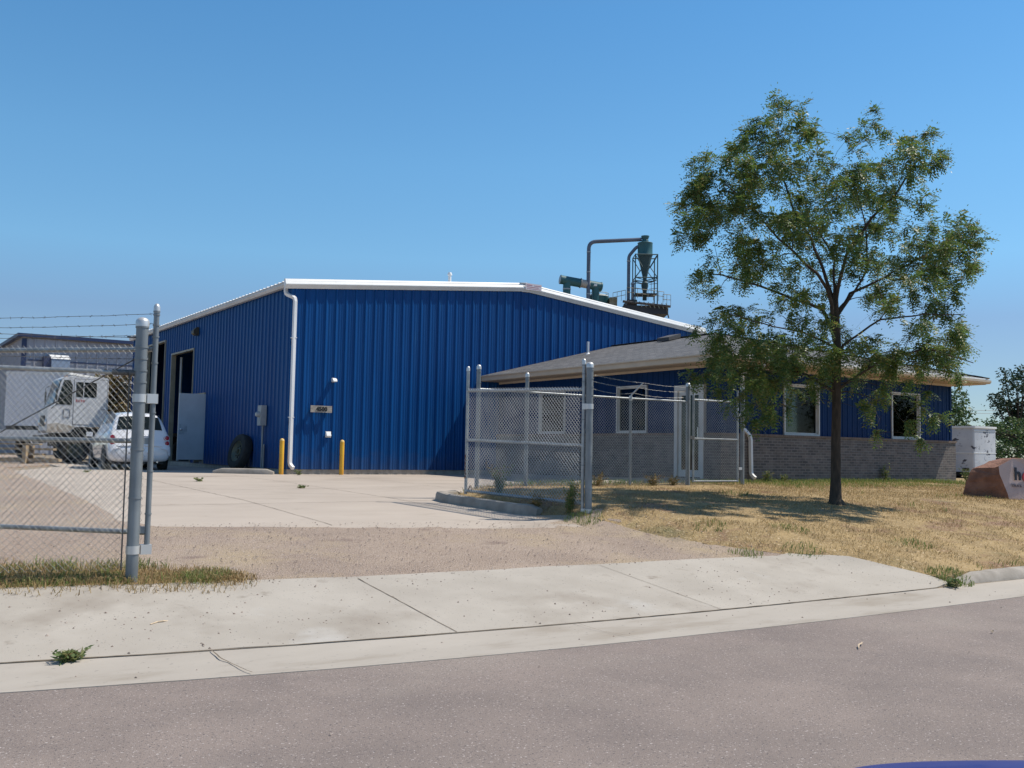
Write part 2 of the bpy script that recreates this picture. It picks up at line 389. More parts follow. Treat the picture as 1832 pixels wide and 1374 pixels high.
def sheet(name, poly, off, mat, step=.45, jit=0.0, kind='structure', feather=None):
    """a patch of ground following H, lifted by off"""
    bd = []
    n = len(poly)
    for i in range(n):
        a = Vector(poly[i]); b = Vector(poly[(i + 1) % n]); L = (b - a).length; k = max(1, int(L / (step * .5)))
        if L > 12: k = max(1, int(L / 1.0))
        nrm = Vector((-(b - a).y, (b - a).x)); nrm = nrm / max(nrm.length, 1e-6)
        for q in range(k):
            p = a + (b - a) * (q / k)
            if jit and q: p = p + nrm * jit * (noise.noise(Vector((p.x * 1.3, p.y * 1.3, 3))) + .6 * noise.noise(Vector((p.x * 5, p.y * 5, 9))))
            bd.append(p)
    pts = list(bd); m = len(bd); edges = [(i, (i + 1) % m) for i in range(m)]
    xs = [p.x for p in poly_v(poly)]; ys = [p.y for p in poly_v(poly)]
    x = min(xs)
    while x < max(xs):
        y = min(ys)
        sx = step if -12 < x < 20 else step * 4
        while y < max(ys):
            q = Vector((x + random.uniform(-.1, .1) * step, y + random.uniform(-.1, .1) * step))
            if inside(q, bd): pts.append(q)
            y += step if y < -9 else step * 2.2
        x += sx
    r = delaunay_2d_cdt(pts, edges, [], 1, 1e-5)
    mb = MB(); mb.v = [(p.x, p.y, H(p.x, p.y) + (feather if feather is not None and q < m else off)) for q, p in enumerate(r[0])]; mb.f = [tuple(f) for f in r[2]]
    cnt = {}
    for f in mb.f:
        for a, b in zip(f, f[1:] + f[:1]): cnt[tuple(sorted((a, b)))] = cnt.get(tuple(sorted((a, b))), 0) + 1
    low = {}
    def lw(i):
        if i not in low: low[i] = len(mb.v); q = mb.v[i]; mb.v.append((q[0], q[1], q[2] - .05))
        return low[i]
    top_faces = len(mb.f)
    for (a, b), c in cnt.items():
        if c == 1: mb.f.append((a, b, lw(b), lw(a)))
    ob = build(name, mb, mat, smooth=True, uv=False)
    for p in ob.data.polygons:
        if p.normal.z < -.3: p.flip()
    ob['kind'] = kind
    return ob
def poly_v(poly): return [Vector(p) for p in poly]
def inside(q, poly):
    c = False; n = len(poly); j = n - 1
    for i in range(n):
        a, b = poly[i], poly[j]
        if (a[1] > q[1]) != (b[1] > q[1]) and q[0] < (b[0] - a[0]) * (q[1] - a[1]) / (b[1] - a[1]) + a[0]: c = not c
        j = i
    return c

def grid_ground():
    xs = [-900, -300, -120, -70, -45] + [-30 + .75 * i for i in range(72)] + [28, 34, 45, 70, 120, 300, 900]
    ys = [-900, -300, -100, -60, -45, -36, -30] + [-27 + .5 * i for i in range(56)] + [1 + 1.5 * i for i in range(14)] + [26, 34, 50, 80, 150, 400, 1200]
    mb = MB(); W_ = len(xs)
    for y in ys:
        for x in xs: mb.v.append((x, y, H(max(-60, min(60, x)), y) - .04))
    for j in range(len(ys) - 1):
        for i in range(W_ - 1):
            a = j * W_ + i; mb.f.append((a, a + 1, a + 1 + W_, a + W_))
    return build('ground', mb, EARTH, smooth=True, uv=False, kind='structure')
grid_ground()

SX = [-40, -34, -28, -22, -18, -15, -13, -11.5, -10, -9, -8, -7, -6, -5, -4, -3, -2, -1, 0, 1, 1.5, 4, 8, 14, 20, 30, 45, 60]
def strip(a, b, x0=-40, x1=60):
    X = [x for x in SX if x0 <= x <= x1]
    if X[0] != x0: X.insert(0, x0)
    if X[-1] != x1: X.append(x1)
    return [(x, seam(x) + a) for x in X] + [(x, seam(x) + b) for x in reversed(X)]
sheet('road', [(x, seam(x) - .775) for x in SX] + [(60, -34), (-40, -34)][0:2], .004, ASPHALT, step=.8)
sheet('gutter', strip(-.78, -.012), .010, CONC_G, step=.35)
APRON_TOP = [(.32, -17.09), (-1.2, -16.98), (-2.77, -16.92), (-5.71, -16.72), (-7.75, -16.38), (-8.85, -16.12), (-11, -15.6), (-16, -14.4)]
sheet('apron', [(x, seam(x) + .012) for x in SX if -16 <= x <= 1.3] + [(1.36, -18.72), (1.22, -18.3), (.9, -17.6)] + APRON_TOP, .012, CONC, step=.4, jit=.03)
sheet('gravel', [(-40, -8)] + [(-16, -14.45), (-11, -15.65), (-8.85, -16.17), (-7.75, -16.43), (-5.71, -16.78), (-2.77, -16.98), (-.3, -17.1), (.3, -17.1), (.0, -16.6), (-.45, -15.6), (-.7, -14.4), (-.9, -13.6), (-.2, -14.2), (.6, -15.5), (.9, -16.5), (.3, -17.0), (-1.2, -13),
                 (-4, -12.5), (-6.0, -11), (-6.2, 6), (-2, 16), (-2, 45), (-40, 45)], .0, GRAVEL, step=.5, jit=.06)
YARD = [(-7.02, -12.3), (-6.79, -13.03), (-5.32, -13.57), (-2.67, -14.25), (-1.0, -14.55), (-1.1, -13.4), (-1.22, -12), (-1.3, -10.6), (-.6, -10.2), (1.2, -10.15), (1.2, -9.6), (6.85, -9.55), (6.85, .02), (-.02, .02),
        (-.02, 12), (-4.2, 12), (-4.4, 7.9), (-6.5, 2.2), (-6.75, -4), (-6.9, -9)]
sheet('yard_pavement', YARD, .008, CONC_Y, step=.5, jit=.05, feather=-.001)
LAWNP = [(-1.12, -10.75), (-1.02, -13.6), (-.7, -14.3), (-.55, -15.4), (-.1, -16.5), (.32, -17.12), (.9, -17.62), (1.22, -18.32), (1.45, -18.62), (60, -18.62), (60, -2), (6.9, -2), (6.9, -9.6), (1.3, -9.7), (-.3, -10.1)]
sheet('lawn', LAWNP, .016, SOIL, step=.42, jit=.09, feather=-.006)
# verge at the foot of the left fence
VERGE = [(-15, -14.62), (-11, -15.62), (-8.85, -16.16), (-7.75, -16.42), (-7.1, -16.55), (-6.85, -16.6), (-6.7, -16.45), (-6.85, -16.15), (-7.3, -15.75), (-7.9, -15.5), (-8.6, -15.0), (-9.6, -14.3), (-15, -13)]
sheet('verge', VERGE, .012, SOIL, step=.3, jit=.06, feather=-.003)
# kerb to the right of the apron
mb = MB()
kp = [(1.36, -18.76), (1.6, -18.77), (2.0, -18.78)] + [(x, -18.79) for x in range(3, 61)]
prof0 = [(-.01, -.1), (-.0, .02), (.05, .115), (.09, .135), (.19, .14), (.2, -.1)]
for i, (x, y) in enumerate(kp):
    k = sstep(1.2, 2.1, x)
    for a, b in prof0: mb.v.append((x, y + a, .03 + (b if b < 0 else b * k + .01 * (1 - k))))
nP = len(prof0)
for i in range(len(kp) - 1):
    for q in range(nP - 1):
        a = i * nP + q; mb.f.append((a, a + 1, a + 1 + nP, a + nP))
build('kerb', mb, CURBM, kind='structure', smooth=True)
# dirt-filled joints in the concrete
mb = MB()
def joint(p0, p1, wd, off, n=40, wob=.006):
    p0, p1 = Vector(p0), Vector(p1); d = (p1 - p0); l = Vector((-d.y, d.x)).normalized(); o = len(mb.v)
    for i in range(n + 1):
        p = p0 + d * (i / n); p = p + l * wob * noise.noise(Vector((p.x * 9, p.y * 9, 1)))
        h = wd * (.6 + .8 * abs(noise.noise(Vector((p.x * 3, p.y * 3, 7)))))
        for s_ in (-1, 1): q = p + l * h * s_; mb.v.append((q.x, q.y, H(q.x, q.y) + off))
    for i in range(n): a = o + 2 * i; mb.f.append((a, a + 1, a + 3, a + 2))
for x in range(-17, 2):
    joint((x, seam(x)), (min(x + 1, 1.34), seam(min(x + 1, 1.34))), .011, .0165, 14)
joint((-5.60, seam(-5.60) + .02), (-5.72, -16.80), .006, .0165); joint((-2.62, seam(-2.62)), (-2.77, -16.97), .004, .0165)
joint((-7.64, seam(-7.64) - .02), (-7.58, seam(-7.58) - .76), .006, .026, 20, .012); joint((-4.44, seam(-4.44) - .02), (-4.28, seam(-4.28) - .76), .003, .026, 20, .01)
for y in (-10.6, -7.2, -4.2, -1.6): joint((-6.7, y), (-1.3 if y < -10 else 6.6, y + .05), .008, .0125, 90, .02)
for x in (-4.6, -1.9, .9, 3.8): joint((x, -13.6 if x < -1.5 else -9.9), (x + .15, -.1), .007, .0125, 90, .02)
build('seam', mb, JOINT, uv=False, kind='structure', fix=False)

# ================================================================ the blue warehouse
WH = thing('warehouse', (7.85, 9, .85), 'long blue ribbed steel warehouse with white roof edge and open truck doors', 'building')
RIB = [(0, 0), (.018, .034), (.044, .034), (.052, .030), (.088, 0), (.128, 0), (.136, .007), (.160, .007), (.168, 0), (.208, 0), (.216, .007), (.240, .007), (.248, 0)]
def siding(name, p0, d, nrm, L, zb, ztop, opens, mat, parent, prof=RIB, pitch=.305, s0=0.0):
    """ribbed sheet from p0 along d; opens = (s0,s1,z0,z1)"""
    p0 = Vector(p0); d = Vector(d); nrm = Vector(nrm)
    S = []
    k = math.floor(-s0 / pitch) - 1
    while True:
        base = s0 + k * pitch
        if base > L: break
        for a, b in prof: S.append((base + a, b))
        k += 1
    def depth(x):
        for (a, b), (c, e) in zip(S, S[1:]):
            if a <= x <= c: return b + (e - b) * (x - a) / max(c - a, 1e-6)
        return 0
    cuts = [0, L] + [q for o in opens for q in o[:2]]
    pts = sorted([p for p in S if 1e-4 < p[0] < L - 1e-4] + [(c, depth(c)) for c in cuts])
    mb = MB(); seen = {}   # one sheet of cladding is three ribs wide; sheets are not welded to one another
    for (a, da), (b, db) in zip(pts, pts[1:]):
        if b - a < 1e-5: continue
        mid = (a + b) / 2; iv = [(zb, None)]
        segs = []
        blocked = sorted([(o[2], o[3]) for o in opens if o[0] < mid < o[1]])
        lo = zb
        for z0, z1 in blocked:
            if z0 > lo + 1e-4: segs.append((lo, z0))
            lo = max(lo, z1)
        segs.append((lo, None))
        sh = int((mid - s0 + .03) // (pitch * 3))
        for z0, z1 in segs:
            A = p0 + d * a + nrm * da; B = p0 + d * b + nrm * db
            za = z1 if z1 is not None else ztop(a); zz = z1 if z1 is not None else ztop(b)
            f = []
            for q in ((A.x, A.y, z0), (B.x, B.y, z0), (B.x, B.y, zz), (A.x, A.y, za)):
                key = (sh, round(q[0], 4), round(q[1], 4), round(q[2], 4))
                if key not in seen: seen[key] = len(mb.v); mb.v.append(q)
                f.append(seen[key])
            mb.f.append(tuple(f))
    return build(name, mb, mat, parent, uv=False, fix=False)
EAVE, RIDGE, WL, WW = 6.18, 6.96, 18.3, 15.7
gz = lambda s: EAVE + (RIDGE - EAVE) * (1 - abs(s - 7.85) / 7.85) - .03
siding('gable_wall', (0, 0, 0), (1, 0, 0), (0, -1, 0), WW, .985, gz, [], BLUE, WH, s0=.085)
siding('side_wall', (0, 0, 0), (0, 1, 0), (-1, 0, 0), WL, .985, lambda s: EAVE - .03,
       [(9.1, 11.9, .985, 4.97), (12.95, 15.75, .985, 5.57), (7.6, 8.5, 1.0, 3.33)], BLUE, WH, s0=.1)
mb = MB(); mb.add([(WW, 0, .985), (WW, WL, .985), (WW, WL, EAVE), (WW, 0, EAVE)], [(0, 1, 2, 3)])
build('far_side_wall', mb, BLUE, WH)
mb = MB(); mb.add([(0, WL, .985), (WW, WL, .985), (WW, WL, EAVE), (WW / 2, WL, RIDGE), (0, WL, EAVE)], [(0, 1, 2, 3, 4)])
build('back_wall', mb, BLUE, WH)
build('foundation', MB().box(.03, WW - .03, .025, WL - .03, .45, .983), FOUND, WH)
# roof: standing ribs every 30 cm run from eave to ridge
mb = MB()
for sgn in (-1, 1):
    pts = []
    k = 0
    while k * .305 < WL + .1:
        for a, b in RIB[:6]: pts.append((k * .305 - .1 + a, b))
        k += 1
    pts = [p for p in pts if p[0] < WL + .05]
    for (a, da), (b, db) in zip(pts, pts[1:]):
        xe = 7.85 + sgn * 8.05; ze = EAVE - .005
        mb.add([(xe, a, ze + da), (xe, b, ze + db), (7.85, b, RIDGE + .015 + db), (7.85, a, RIDGE + .015 + da)], [(0, 1, 2, 3)])
        mb.add([(xe, a, ze + da), (xe, b, ze + db), (xe, b, ze - .01), (xe, a, ze - .01)], [(0, 1, 2, 3)])
rf = build('roof', mb, WHITE_ROOF, WH, uv=False, fix=False)
build('ridge_cap', MB().prism([(7.6, -.12, RIDGE + .035), (7.85, -.12, RIDGE + .065), (8.1, -.12, RIDGE + .035)], (0, WL + .2, 0)), WHITE_ROOF, rf)
# rake trim: sloping upper face, undercut lower face
PR = [(.03, .055), (-.07, .045), (-.135, -.10), (-.135, -.118), (-.045, -.225), (-.036, -.225), (.03, -.11)]
for sgn in (-1, 1):
    mb = MB(); n = len(PR); xo = 7.85 + sgn * 8.08
    A = [(xo, y, EAVE + .01 + z) for y, z in PR]; B = [(7.85 + sgn * .13, y, RIDGE - .003 + z) for y, z in PR]
    mb.add(A + B, [tuple(range(n)), tuple(range(n, 2 * n))] + [(k, (k + 1) % n, (k + 1) % n + n, k + n) for k in range(n)])
    build('rake_trim', mb, WHITE_TRIM, WH, uv=False)
mb = MB(); n = len(PR)
A = [(7.72, y, RIDGE - .012 + z) for y, z in PR]; B = [(7.98, y, RIDGE - .012 + z) for y, z in PR]
mb.add(A + B, [tuple(range(n)), tuple(range(n, 2 * n))] + [(k, (k + 1) % n, (k + 1) % n + n, k + n) for k in range(n)])
build('ridge_trim', mb, WHITE_TRIM, WH, uv=False)
# gutter along the eave and its spout at the corner
mb = MB(); gp = [(-.035, 6.165), (-.035, 6.035), (-.15, 6.035), (-.185, 6.10), (-.185, 6.165), (-.175, 6.165), (-.175, 6.11), (-.14, 6.05), (-.05, 6.05), (-.05, 6.165)]
mb.prism([(x, -.10, z) for x, z in gp], (0, WL + .1, 0))
build('gutter', mb, pmat('grey_gutter_paint', (.60, .60, .59), (.52, .52, .50), scale=2, rough=.5), WH)
def spout(mb, path, r=.056):
    P = []
    path = [Vector(p) for p in path]
    for i, p in enumerate(path):
        if 0 < i < len(path) - 1:
            a = (path[i - 1] - p); b = (path[i + 1] - p); q = min(.09, a.length * .4, b.length * .4); a.normalize(); b.normalize()
            P += [p + a * q, p + (a + b) * q * .22, p + b * q]
        else: P.append(p)
    return mb.tube(P, r, 4, True, pi / 4)
build('downspout', spout(MB(), [(-.10, .22, 6.06), (-.10, .20, 5.86), (.06, -.11, 5.72), (.06, -.11, 1.12), (.10, -.26, 1.02)], .062), SPOUT, WH, uv=False)
mb = MB()
for z in (4.6, 2.4): mb.box(-.01, .13, -.155, -.03, z, z + .025)
build('spout_strap', mb, SPOUT, WH)
# door surrounds
def surround(name, y0, y1, z1, zb=.985):
    mb = MB()
    mb.box(-.05, .12, y0 - .045, y0, zb, z1 + .06); mb.box(-.05, .12, y1, y1 + .045, zb, z1 + .06); mb.box(-.05, .12, y0, y1, z1, z1 + .06)
    return build(name, mb, BEIGE_JAMB, WH)
surround('door_surround', 9.1, 11.9, 4.97); surround('door_surround', 12.95, 15.75, 5.57); surround('door_surround', 7.6, 8.5, 3.33)
mb = MB()
mb.tube([(.28, 11.75, 1.0), (.28, 11.75, 4.9)], .05, 6); mb.tube([(.28, 9.25, 1.0), (.28, 9.25, 4.9)], .05, 6)
mb.tube([(.28, 13.1, 1.0), (.28, 13.1, 5.5)], .05, 6); mb.tube([(.28, 15.6, 1.0), (.28, 15.6, 5.5)], .05, 6)
build('door_track', mb, GREY_BOX, WH)
dr = build('side_door', MB().box(-.89, -.01, 7.53, 7.575, 1.11, 3.33), DOOR_WHITE, WH)
mb = MB(); mb.lathe([(.0, 0), (.032, 0), (.032, .012), (.014, .02), (.014, .05), (.028, .06), (.026, .085), (0, .09)], (-.81, 7.53, 2.12), (0, -1, 0), 12)
build('handle', mb, CHROME, dr, smooth=True)
build('kick_plate', MB().box(-.86, -.6, 7.526, 7.53, 1.95, 2.3), pmat('smudged_plate', (.40, .42, .44), (.56, .58, .6), scale=6, rough=.5), dr)
mb = MB(); mb.lathe([(.05, 0), (.05, .55), (.075, .55), (.075, .58), (.05, .64), (0, .64)], (5.75, 1.2, 6.65), n=14)
build('roof_pipe', mb, WHITE_ROOF, WH, smooth=True)
mb = MB(); mb.box(7.79, 8.42, -.155, -.138, 6.79, 7.0)
pl = build('maker_plate', mb, PINK, WH)
mb = MB()
for k, (a, b, z, h) in enumerate([(7.83, 8.05, 6.93, .03), (8.12, 8.38, 6.93, .02), (7.84, 8.3, 6.875, .022), (7.84, 8.38, 6.825, .016)]): mb.box(a, b, -.1575, -.155, z, z + h)
build('plate_print', mb, pmat('faded_plate_print', (.42, .22, .26), rough=.6), pl)

# things fixed to the walls
sg = thing('address_sign', (.92, -.12, 2.67), 'weathered board with black house number 4500 on blue gable wall', 'sign')
sgp = build('board', MB().box(.60, 1.235, -.15, -.125, 2.575, 2.765), BOARD, sg)
mb = MB()
for x in (.68, 1.15): mb.box(x, x + .04, -.125, -.03, 2.6, 2.74)
build('bracket', mb, GREY_BOX, sg)
def text(name, s, size, mat, parent, M, ext=.004, bold=.0):
    cu = bpy.data.curves.new(name, 'FONT'); cu.body = s; cu.size = size; cu.extrude = ext; cu.offset = bold; cu.align_x = 'CENTER'; cu.align_y = 'CENTER'; cu.resolution_u = 3
    t = bpy.data.objects.new(name + '_c', cu); COL.objects.link(t)
    dg = bpy.context.evaluated_depsgraph_get(); me = bpy.data.meshes.new_from_object(t.evaluated_get(dg))
    bpy.data.objects.remove(t); me.transform(M)
    if parent is not None:
        o = origin_of(parent)
        if parent.rotation_euler.z == 0: me.transform(Matrix.Translation(-o))
    me.materials.clear(); me.materials.append(mat)
    ob = bpy.data.objects.new(name, me); COL.objects.link(ob); ob.parent = parent
    return ob
text('numerals', '4500', .165, NUMERAL, sgp, Matrix.Translation((.925, -.156, 2.665)) @ Matrix.Rotation(pi / 2, 4, 'X'), .006, .006)
lp = thing('wall_lamp', (1.29, -.03, 3.5), 'small white hooded lamp on blue wall above the number board', 'lamp')
mb = MB(); mb.prism([(1.24, -.03, 3.46)] + [(1.24, -.03 - .16 * cos(a), 3.46 + .11 * sin(a)) for a in [k * pi / 16 for k in range(9)]], (.115, 0, 0))
build('hood', mb, WHITE_TRIM, lp)
build('lens', MB().box(1.25, 1.345, -.15, -.05, 3.448, 3.46), pmat('lamp_lens', (.55, .55, .5), rough=.3), lp)
vc = thing('wall_vent', (1.19, -.03, 1.97), 'small white square vent cap low on the blue wall above a bollard', 'vent')
mb = MB(); mb.prism([(1.125, -.03, 1.90), (1.125, -.03, 2.04), (1.125, -.055, 2.04), (1.125, -.105, 1.935), (1.125, -.105, 1.92), (1.125, -.04, 1.90)], (.135, 0, 0))
build('vent_hood', mb, WHITE_TRIM, vc)
build('flange', MB().box(1.11, 1.275, -.040, -.031, 1.885, 2.055), WHITE_TRIM, vc)
sl_ = thing('wall_pack_light', (0, 8.74, 5.58), 'dark boxy light high on shaded side wall', 'lamp')
build('housing', MB().prism([(-.02, 8.6, 5.44), (-.02, 8.6, 5.72), (-.10, 8.6, 5.72), (-.21, 8.6, 5.60), (-.21, 8.6, 5.50), (-.14, 8.6, 5.44)], (0, .27, 0)), pmat('bronze_housing', (.05, .045, .03), rough=.5), sl_)
build('lens', MB().obox((-.175, 8.735, 5.475), (0, 1, 0), (.75, 0, -.6), (.6, 0, .75), .11, .05, .004), pmat('amber_lens', (.22, .2, .12), rough=.2), sl_)
mt = thing('electric_meter', (-.12, 1.72, .86), 'grey electric meter box on pipe legs by the shaded side wall', 'meter')
bx = build('box', MB().box(-.20, -.04, 1.56, 1.86, 2.2, 2.78), GREY_BOX, mt)
mb = MB(); mb.lathe([(.085, 0), (.085, .03), (.07, .09), (.05, .11), (0, .11)], (-.20, 1.70, 2.52), (-1, 0, 0), 18)
build('dial', mb, pmat('meter_glass_dial', (.34, .36, .37), rough=.15), bx, smooth=True)
build('cover', MB().box(-.212, -.20, 1.58, 1.84, 2.22, 2.40), GREY_BOX, bx)
for y, z1 in ((1.64, 2.2), (1.50, 1.66)): build('conduit', MB().tube([(-.11, y, .86), (-.11, y, z1)], .03, 10), GALV_DULL, mt, smooth=True)

# ================================================================ the office
OF = thing('office', (11.6, -5, .95), 'low blue-sided office with brick base and hipped shingle roof against the warehouse', 'building')
XL, YF, XR = 6.95, -9.5, 16.3
OZ = 3.757
FINE = [(0, 0), (.010, .014), (.034, .014), (.044, 0), (.10, 0), (.106, .004), (.12, .004), (.126, 0)]
WIN_L = [(-2.22, -3.49), (-5.76, -6.96)]; WIN_F = [(9.12, 10.46), (13.47, 14.77)]
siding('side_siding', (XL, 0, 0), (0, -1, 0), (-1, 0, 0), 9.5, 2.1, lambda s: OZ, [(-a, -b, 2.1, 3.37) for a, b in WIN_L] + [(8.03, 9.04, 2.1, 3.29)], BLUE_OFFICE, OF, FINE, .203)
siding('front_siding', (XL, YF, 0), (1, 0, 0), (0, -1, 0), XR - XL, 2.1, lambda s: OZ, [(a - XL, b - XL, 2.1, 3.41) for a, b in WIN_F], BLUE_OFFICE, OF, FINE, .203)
build('corner_trim', MB().box(XL - .022, XL + .06, YF - .022, YF + .06, 2.1, OZ).box(XR - .06, XR + .022, YF - .022, YF + .06, 2.1, OZ), BLUE_OFFICE, OF)
build('end_wall', MB().box(XR - .05, XR, YF + .08, 0, .7, OZ), BLUE_OFFICE, OF)
mb = MB(); mb.box(XL - .09, XL + .1, -8.01, -.01, .6, 2.06); mb.box(XL - .09, XL + .1, YF - .09, -9.06, .6, 2.06)
mb.box(XL + .1, XR + .09, YF - .09, YF + .1, .6, 2.06); mb.box(XR - .04, XR + .09, YF + .1, -.01, .6, 2.06)
build('brick_base', mb, BRICK, OF)
mb = MB(); mb.box(XL - .115, XL + .0, -8.0, -.02, 2.06, 2.115); mb.box(XL - .115, XL, YF - .115, -9.07, 2.06, 2.115); mb.box(XL, XR + .115, YF - .115, YF + .0, 2.06, 2.115); mb.box(XR, XR + .115, YF, -.02, 2.06, 2.115)
build('brick_sill', mb, SILL_BRICK, OF)
build('floor_slab', MB().box(XL + .1, XR - .1, YF + .1, -.02, .6, 1.03), DARK, OF)
# hipped roof with a 4 cm shingle edge
e0, e1, ey, ez, rx, ry, rz = 6.23, 17.06, -10.22, 3.912, 11.645, -4.80, 5.262
mb = MB()
mb.add([(e0, ey, ez), (e0, -.01, ez), (rx, -.01, rz), (rx, ry, rz)], [(0, 1, 2, 3)]).add([(e0, ey, ez), (rx, ry, rz), (e1, ey, ez)], [(0, 1, 2)]).add([(e1, ey, ez), (rx, ry, rz), (rx, -.01, rz), (e1, -.01, ez)], [(0, 1, 2, 3)])
mb.box(e0, e1, ey, -.012, ez - .022, ez - .001)
me_roof = build('roof', mb, SHINGLE, OF, fix=False)
ul = me_roof.data.uv_layers[0].data
for p in me_roof.data.polygons:
    n = p.normal
    if abs(n.z) < .999:
        for li in p.loop_indices:
            q = mb.v[me_roof.data.loops[li].vertex_index]
            ul[li].uv = (q[1], q[0] * 1.03) if abs(n.x) > abs(n.y) else (q[0], q[1] * 1.03)
mb = MB()
for a, b in (((e0, ey, ez), (rx, ry, rz)), ((e1, ey, ez), (rx, ry, rz)), ((rx, ry, rz), (rx, -.02, rz))):
    a, b = Vector(a), Vector(b); L = (b - a).length; d = (b - a).normalized(); s_ = d.cross(Vector((0, 0, 1))).normalized(); u_ = s_.cross(d)
    k = 0
    while k < L - .1:
        c = a + d * (k + .13); mb.obox(c + Vector((0, 0, .012 + .004 * (int(k / .2) % 2))), d, s_, u_, .13, .13, .008); k += .2
build('hip_shingles', mb, SHINGLE, me_roof)
mb = MB(); mb.box(e0 + .03, e0 + .055, ey + .03, -.01, OZ - .0, ez - .024); mb.box(e0 + .055, e1 - .055, ey + .03, ey + .055, OZ, ez - .024); mb.box(e1 - .055, e1 - .03, ey + .03, -.01, OZ, ez - .024)
build('fascia', mb, TAN, OF)
build('drip_edge', MB().box(e0 - .012, e1 + .012, ey - .012, ey - .002, ez - .034, ez + .004), WHITE_TRIM, OF)
build('side_drip_edge', MB().box(e0 - .012, e0 - .002, ey, -.02, ez - .03, ez + .0), TAN, OF)
build('gutter', MB().prism([(e0 + .02, ey + .028, OZ + .105), (e0 + .02, ey + .028, OZ + .005), (e0 + .02, ey - .05, OZ + .005), (e0 + .02, ey - .09, OZ + .05), (e0 + .02, ey - .09, OZ + .105)], (e1 - e0 - .04, 0, 0)), TAN, OF)
mb = MB(); mb.box(e0 + .056, e1 - .056, ey + .056, YF - .03, OZ - .014, OZ - .002); mb.box(e0 + .056, XL - .03, YF - .03, -.01, OZ - .014, OZ - .002); mb.box(XR + .03, e1 - .056, YF - .03, -.01, OZ - .014, OZ - .002)
build('soffit', mb, TAN_SOFFIT, OF)
build('frieze', MB().box(XL - .035, XL - .02, YF - .035, -.03, OZ - .075, OZ - .015).box(XL - .02, XR + .02, YF - .035, YF - .02, OZ - .075, OZ - .015), TAN, OF)
build('ceiling', MB().box(XL + .05, XR - .06, YF + .05, -.02, OZ - .02, OZ - .005), DARK, OF)
WFR = pmat('white_window_frame', (.58, .57, .54), (.52, .50, .47), scale=4, rough=.45)
def window(axis, a, b, z0, z1, blind=None):
    """axis 'x': window in the wall facing -x, spanning y a..b; 'y': in the wall facing -y, spanning x"""
    a, b = min(a, b), max(a, b)
    def bx(mb, s0, s1, t0, t1, za, zb):
        if axis == 'x': return mb.box(XL - t1, XL - t0, s0, s1, za, zb)
        return mb.box(s0, s1, YF - t1, YF - t0, za, zb)
    mb = MB(); f = .042
    bx(mb, a, a + f, -.08, .05, z0, z1); bx(mb, b - f, b, -.08, .05, z0, z1); bx(mb, a + f, b - f, -.08, .05, z0, z0 + f); bx(mb, a + f, b - f, -.08, .05, z1 - f, z1)
    wd = build('window', mb, WFR, OF)
    mb = MB(); g = f + .004
    h = .028
    bx(mb, a + g, a + g + h, -.05, .0, z0 + g, z1 - g); bx(mb, b - g - h, b - g, -.05, .0, z0 + g, z1 - g); bx(mb, a + g + h, b - g - h, -.05, .0, z0 + g, z0 + g + h); bx(mb, a + g + h, b - g - h, -.05, .0, z1 - g - h, z1 - g)
    build('sash', mb, WFR, wd)
    build('pane', bx(MB(), a + g + h, b - g - h, -.034, -.028, z0 + g + h, z1 - g - h), GLASS, wd)
    if blind:
        mb = MB(); z = z0 + .08
        while z < z1 - .06:
            bx(mb, a + .09, a + .09 + (b - a - .18) * blind, -.10, -.095, z, z + .042); z += .046
        build('blind', mb, pmat('pale_blind_slat', (.50, .50, .52), rough=.6), wd)
    return wd
window('x', *WIN_L[0], 2.115, 3.36); window('x', *WIN_L[1], 2.115, 3.36, .0); window('y', *WIN_F[0], 2.115, 3.40, .98); window('y', *WIN_F[1], 2.115, 3.40)
# glazed door
mb = MB()
for (a, b, za, zb) in ((-8.14, -8.03, 1.03, 3.28), (-9.04, -8.93, 1.03, 3.28), (-8.93, -8.14, 3.15, 3.28)): mb.box(XL - .10, XL + .06, a, b, za, zb)
build('door_frame', mb, WFR, OF)
mb = MB()
for (a, b, za, zb) in ((-8.24, -8.145, 1.05, 3.145), (-8.925, -8.83, 1.05, 3.145), (-8.83, -8.24, 3.03, 3.145), (-8.83, -8.24, 1.05, 1.22)): mb.box(XL - .055, XL - .01, a, b, za, zb)
dd = build('door', mb, WFR, OF)
build('pane', MB().box(XL - .036, XL - .03, -8.83, -8.24, 1.22, 3.03), GLASS, dd)
build('handle', MB().tube([(XL - .055, -8.86, 1.95), (XL - .11, -8.86, 1.95), (XL - .11, -8.86, 2.25), (XL - .055, -8.86, 2.25)], .012, 8), CHROME, dd)
build('threshold', MB().box(XL - .3, XL - .02, -9.2, -7.9, .8, 1.03), FOUND, OF)
build('downspout', spout(MB(), [(7.62, -10.24, 3.80), (7.62, -10.2, 3.66), (7.62, -9.56, 3.55), (7.62, -9.56, 2.24), (7.80, -9.65, 2.05), (7.82, -9.65, 1.15), (7.84, -9.76, 1.06)], .052), SPOUT, OF, uv=False)
mb = MB(); mb.lathe([(.11, 0), (.05, .07), (.04, .08), (.04, .44), (.028, .44), (.028, .3)], (9.7, -1.0, 4.74), n=14)
build('vent_pipe', mb, SPOUT, OF, smooth=True)
mb = MB(); zr = lambda x: ez + (x - e0) * .25
mb.prism([(10.95, -3.45, zr(10.95) + .02), (11.45, -3.45, zr(11.45) + .02), (11.45, -3.45, zr(11.45) + .15), (10.95, -3.45, zr(10.95) + .13)], (0, .55, 0))
build('roof_vent', mb, pmat('brown_roof_vent', (.10, .085, .075), rough=.6), OF)

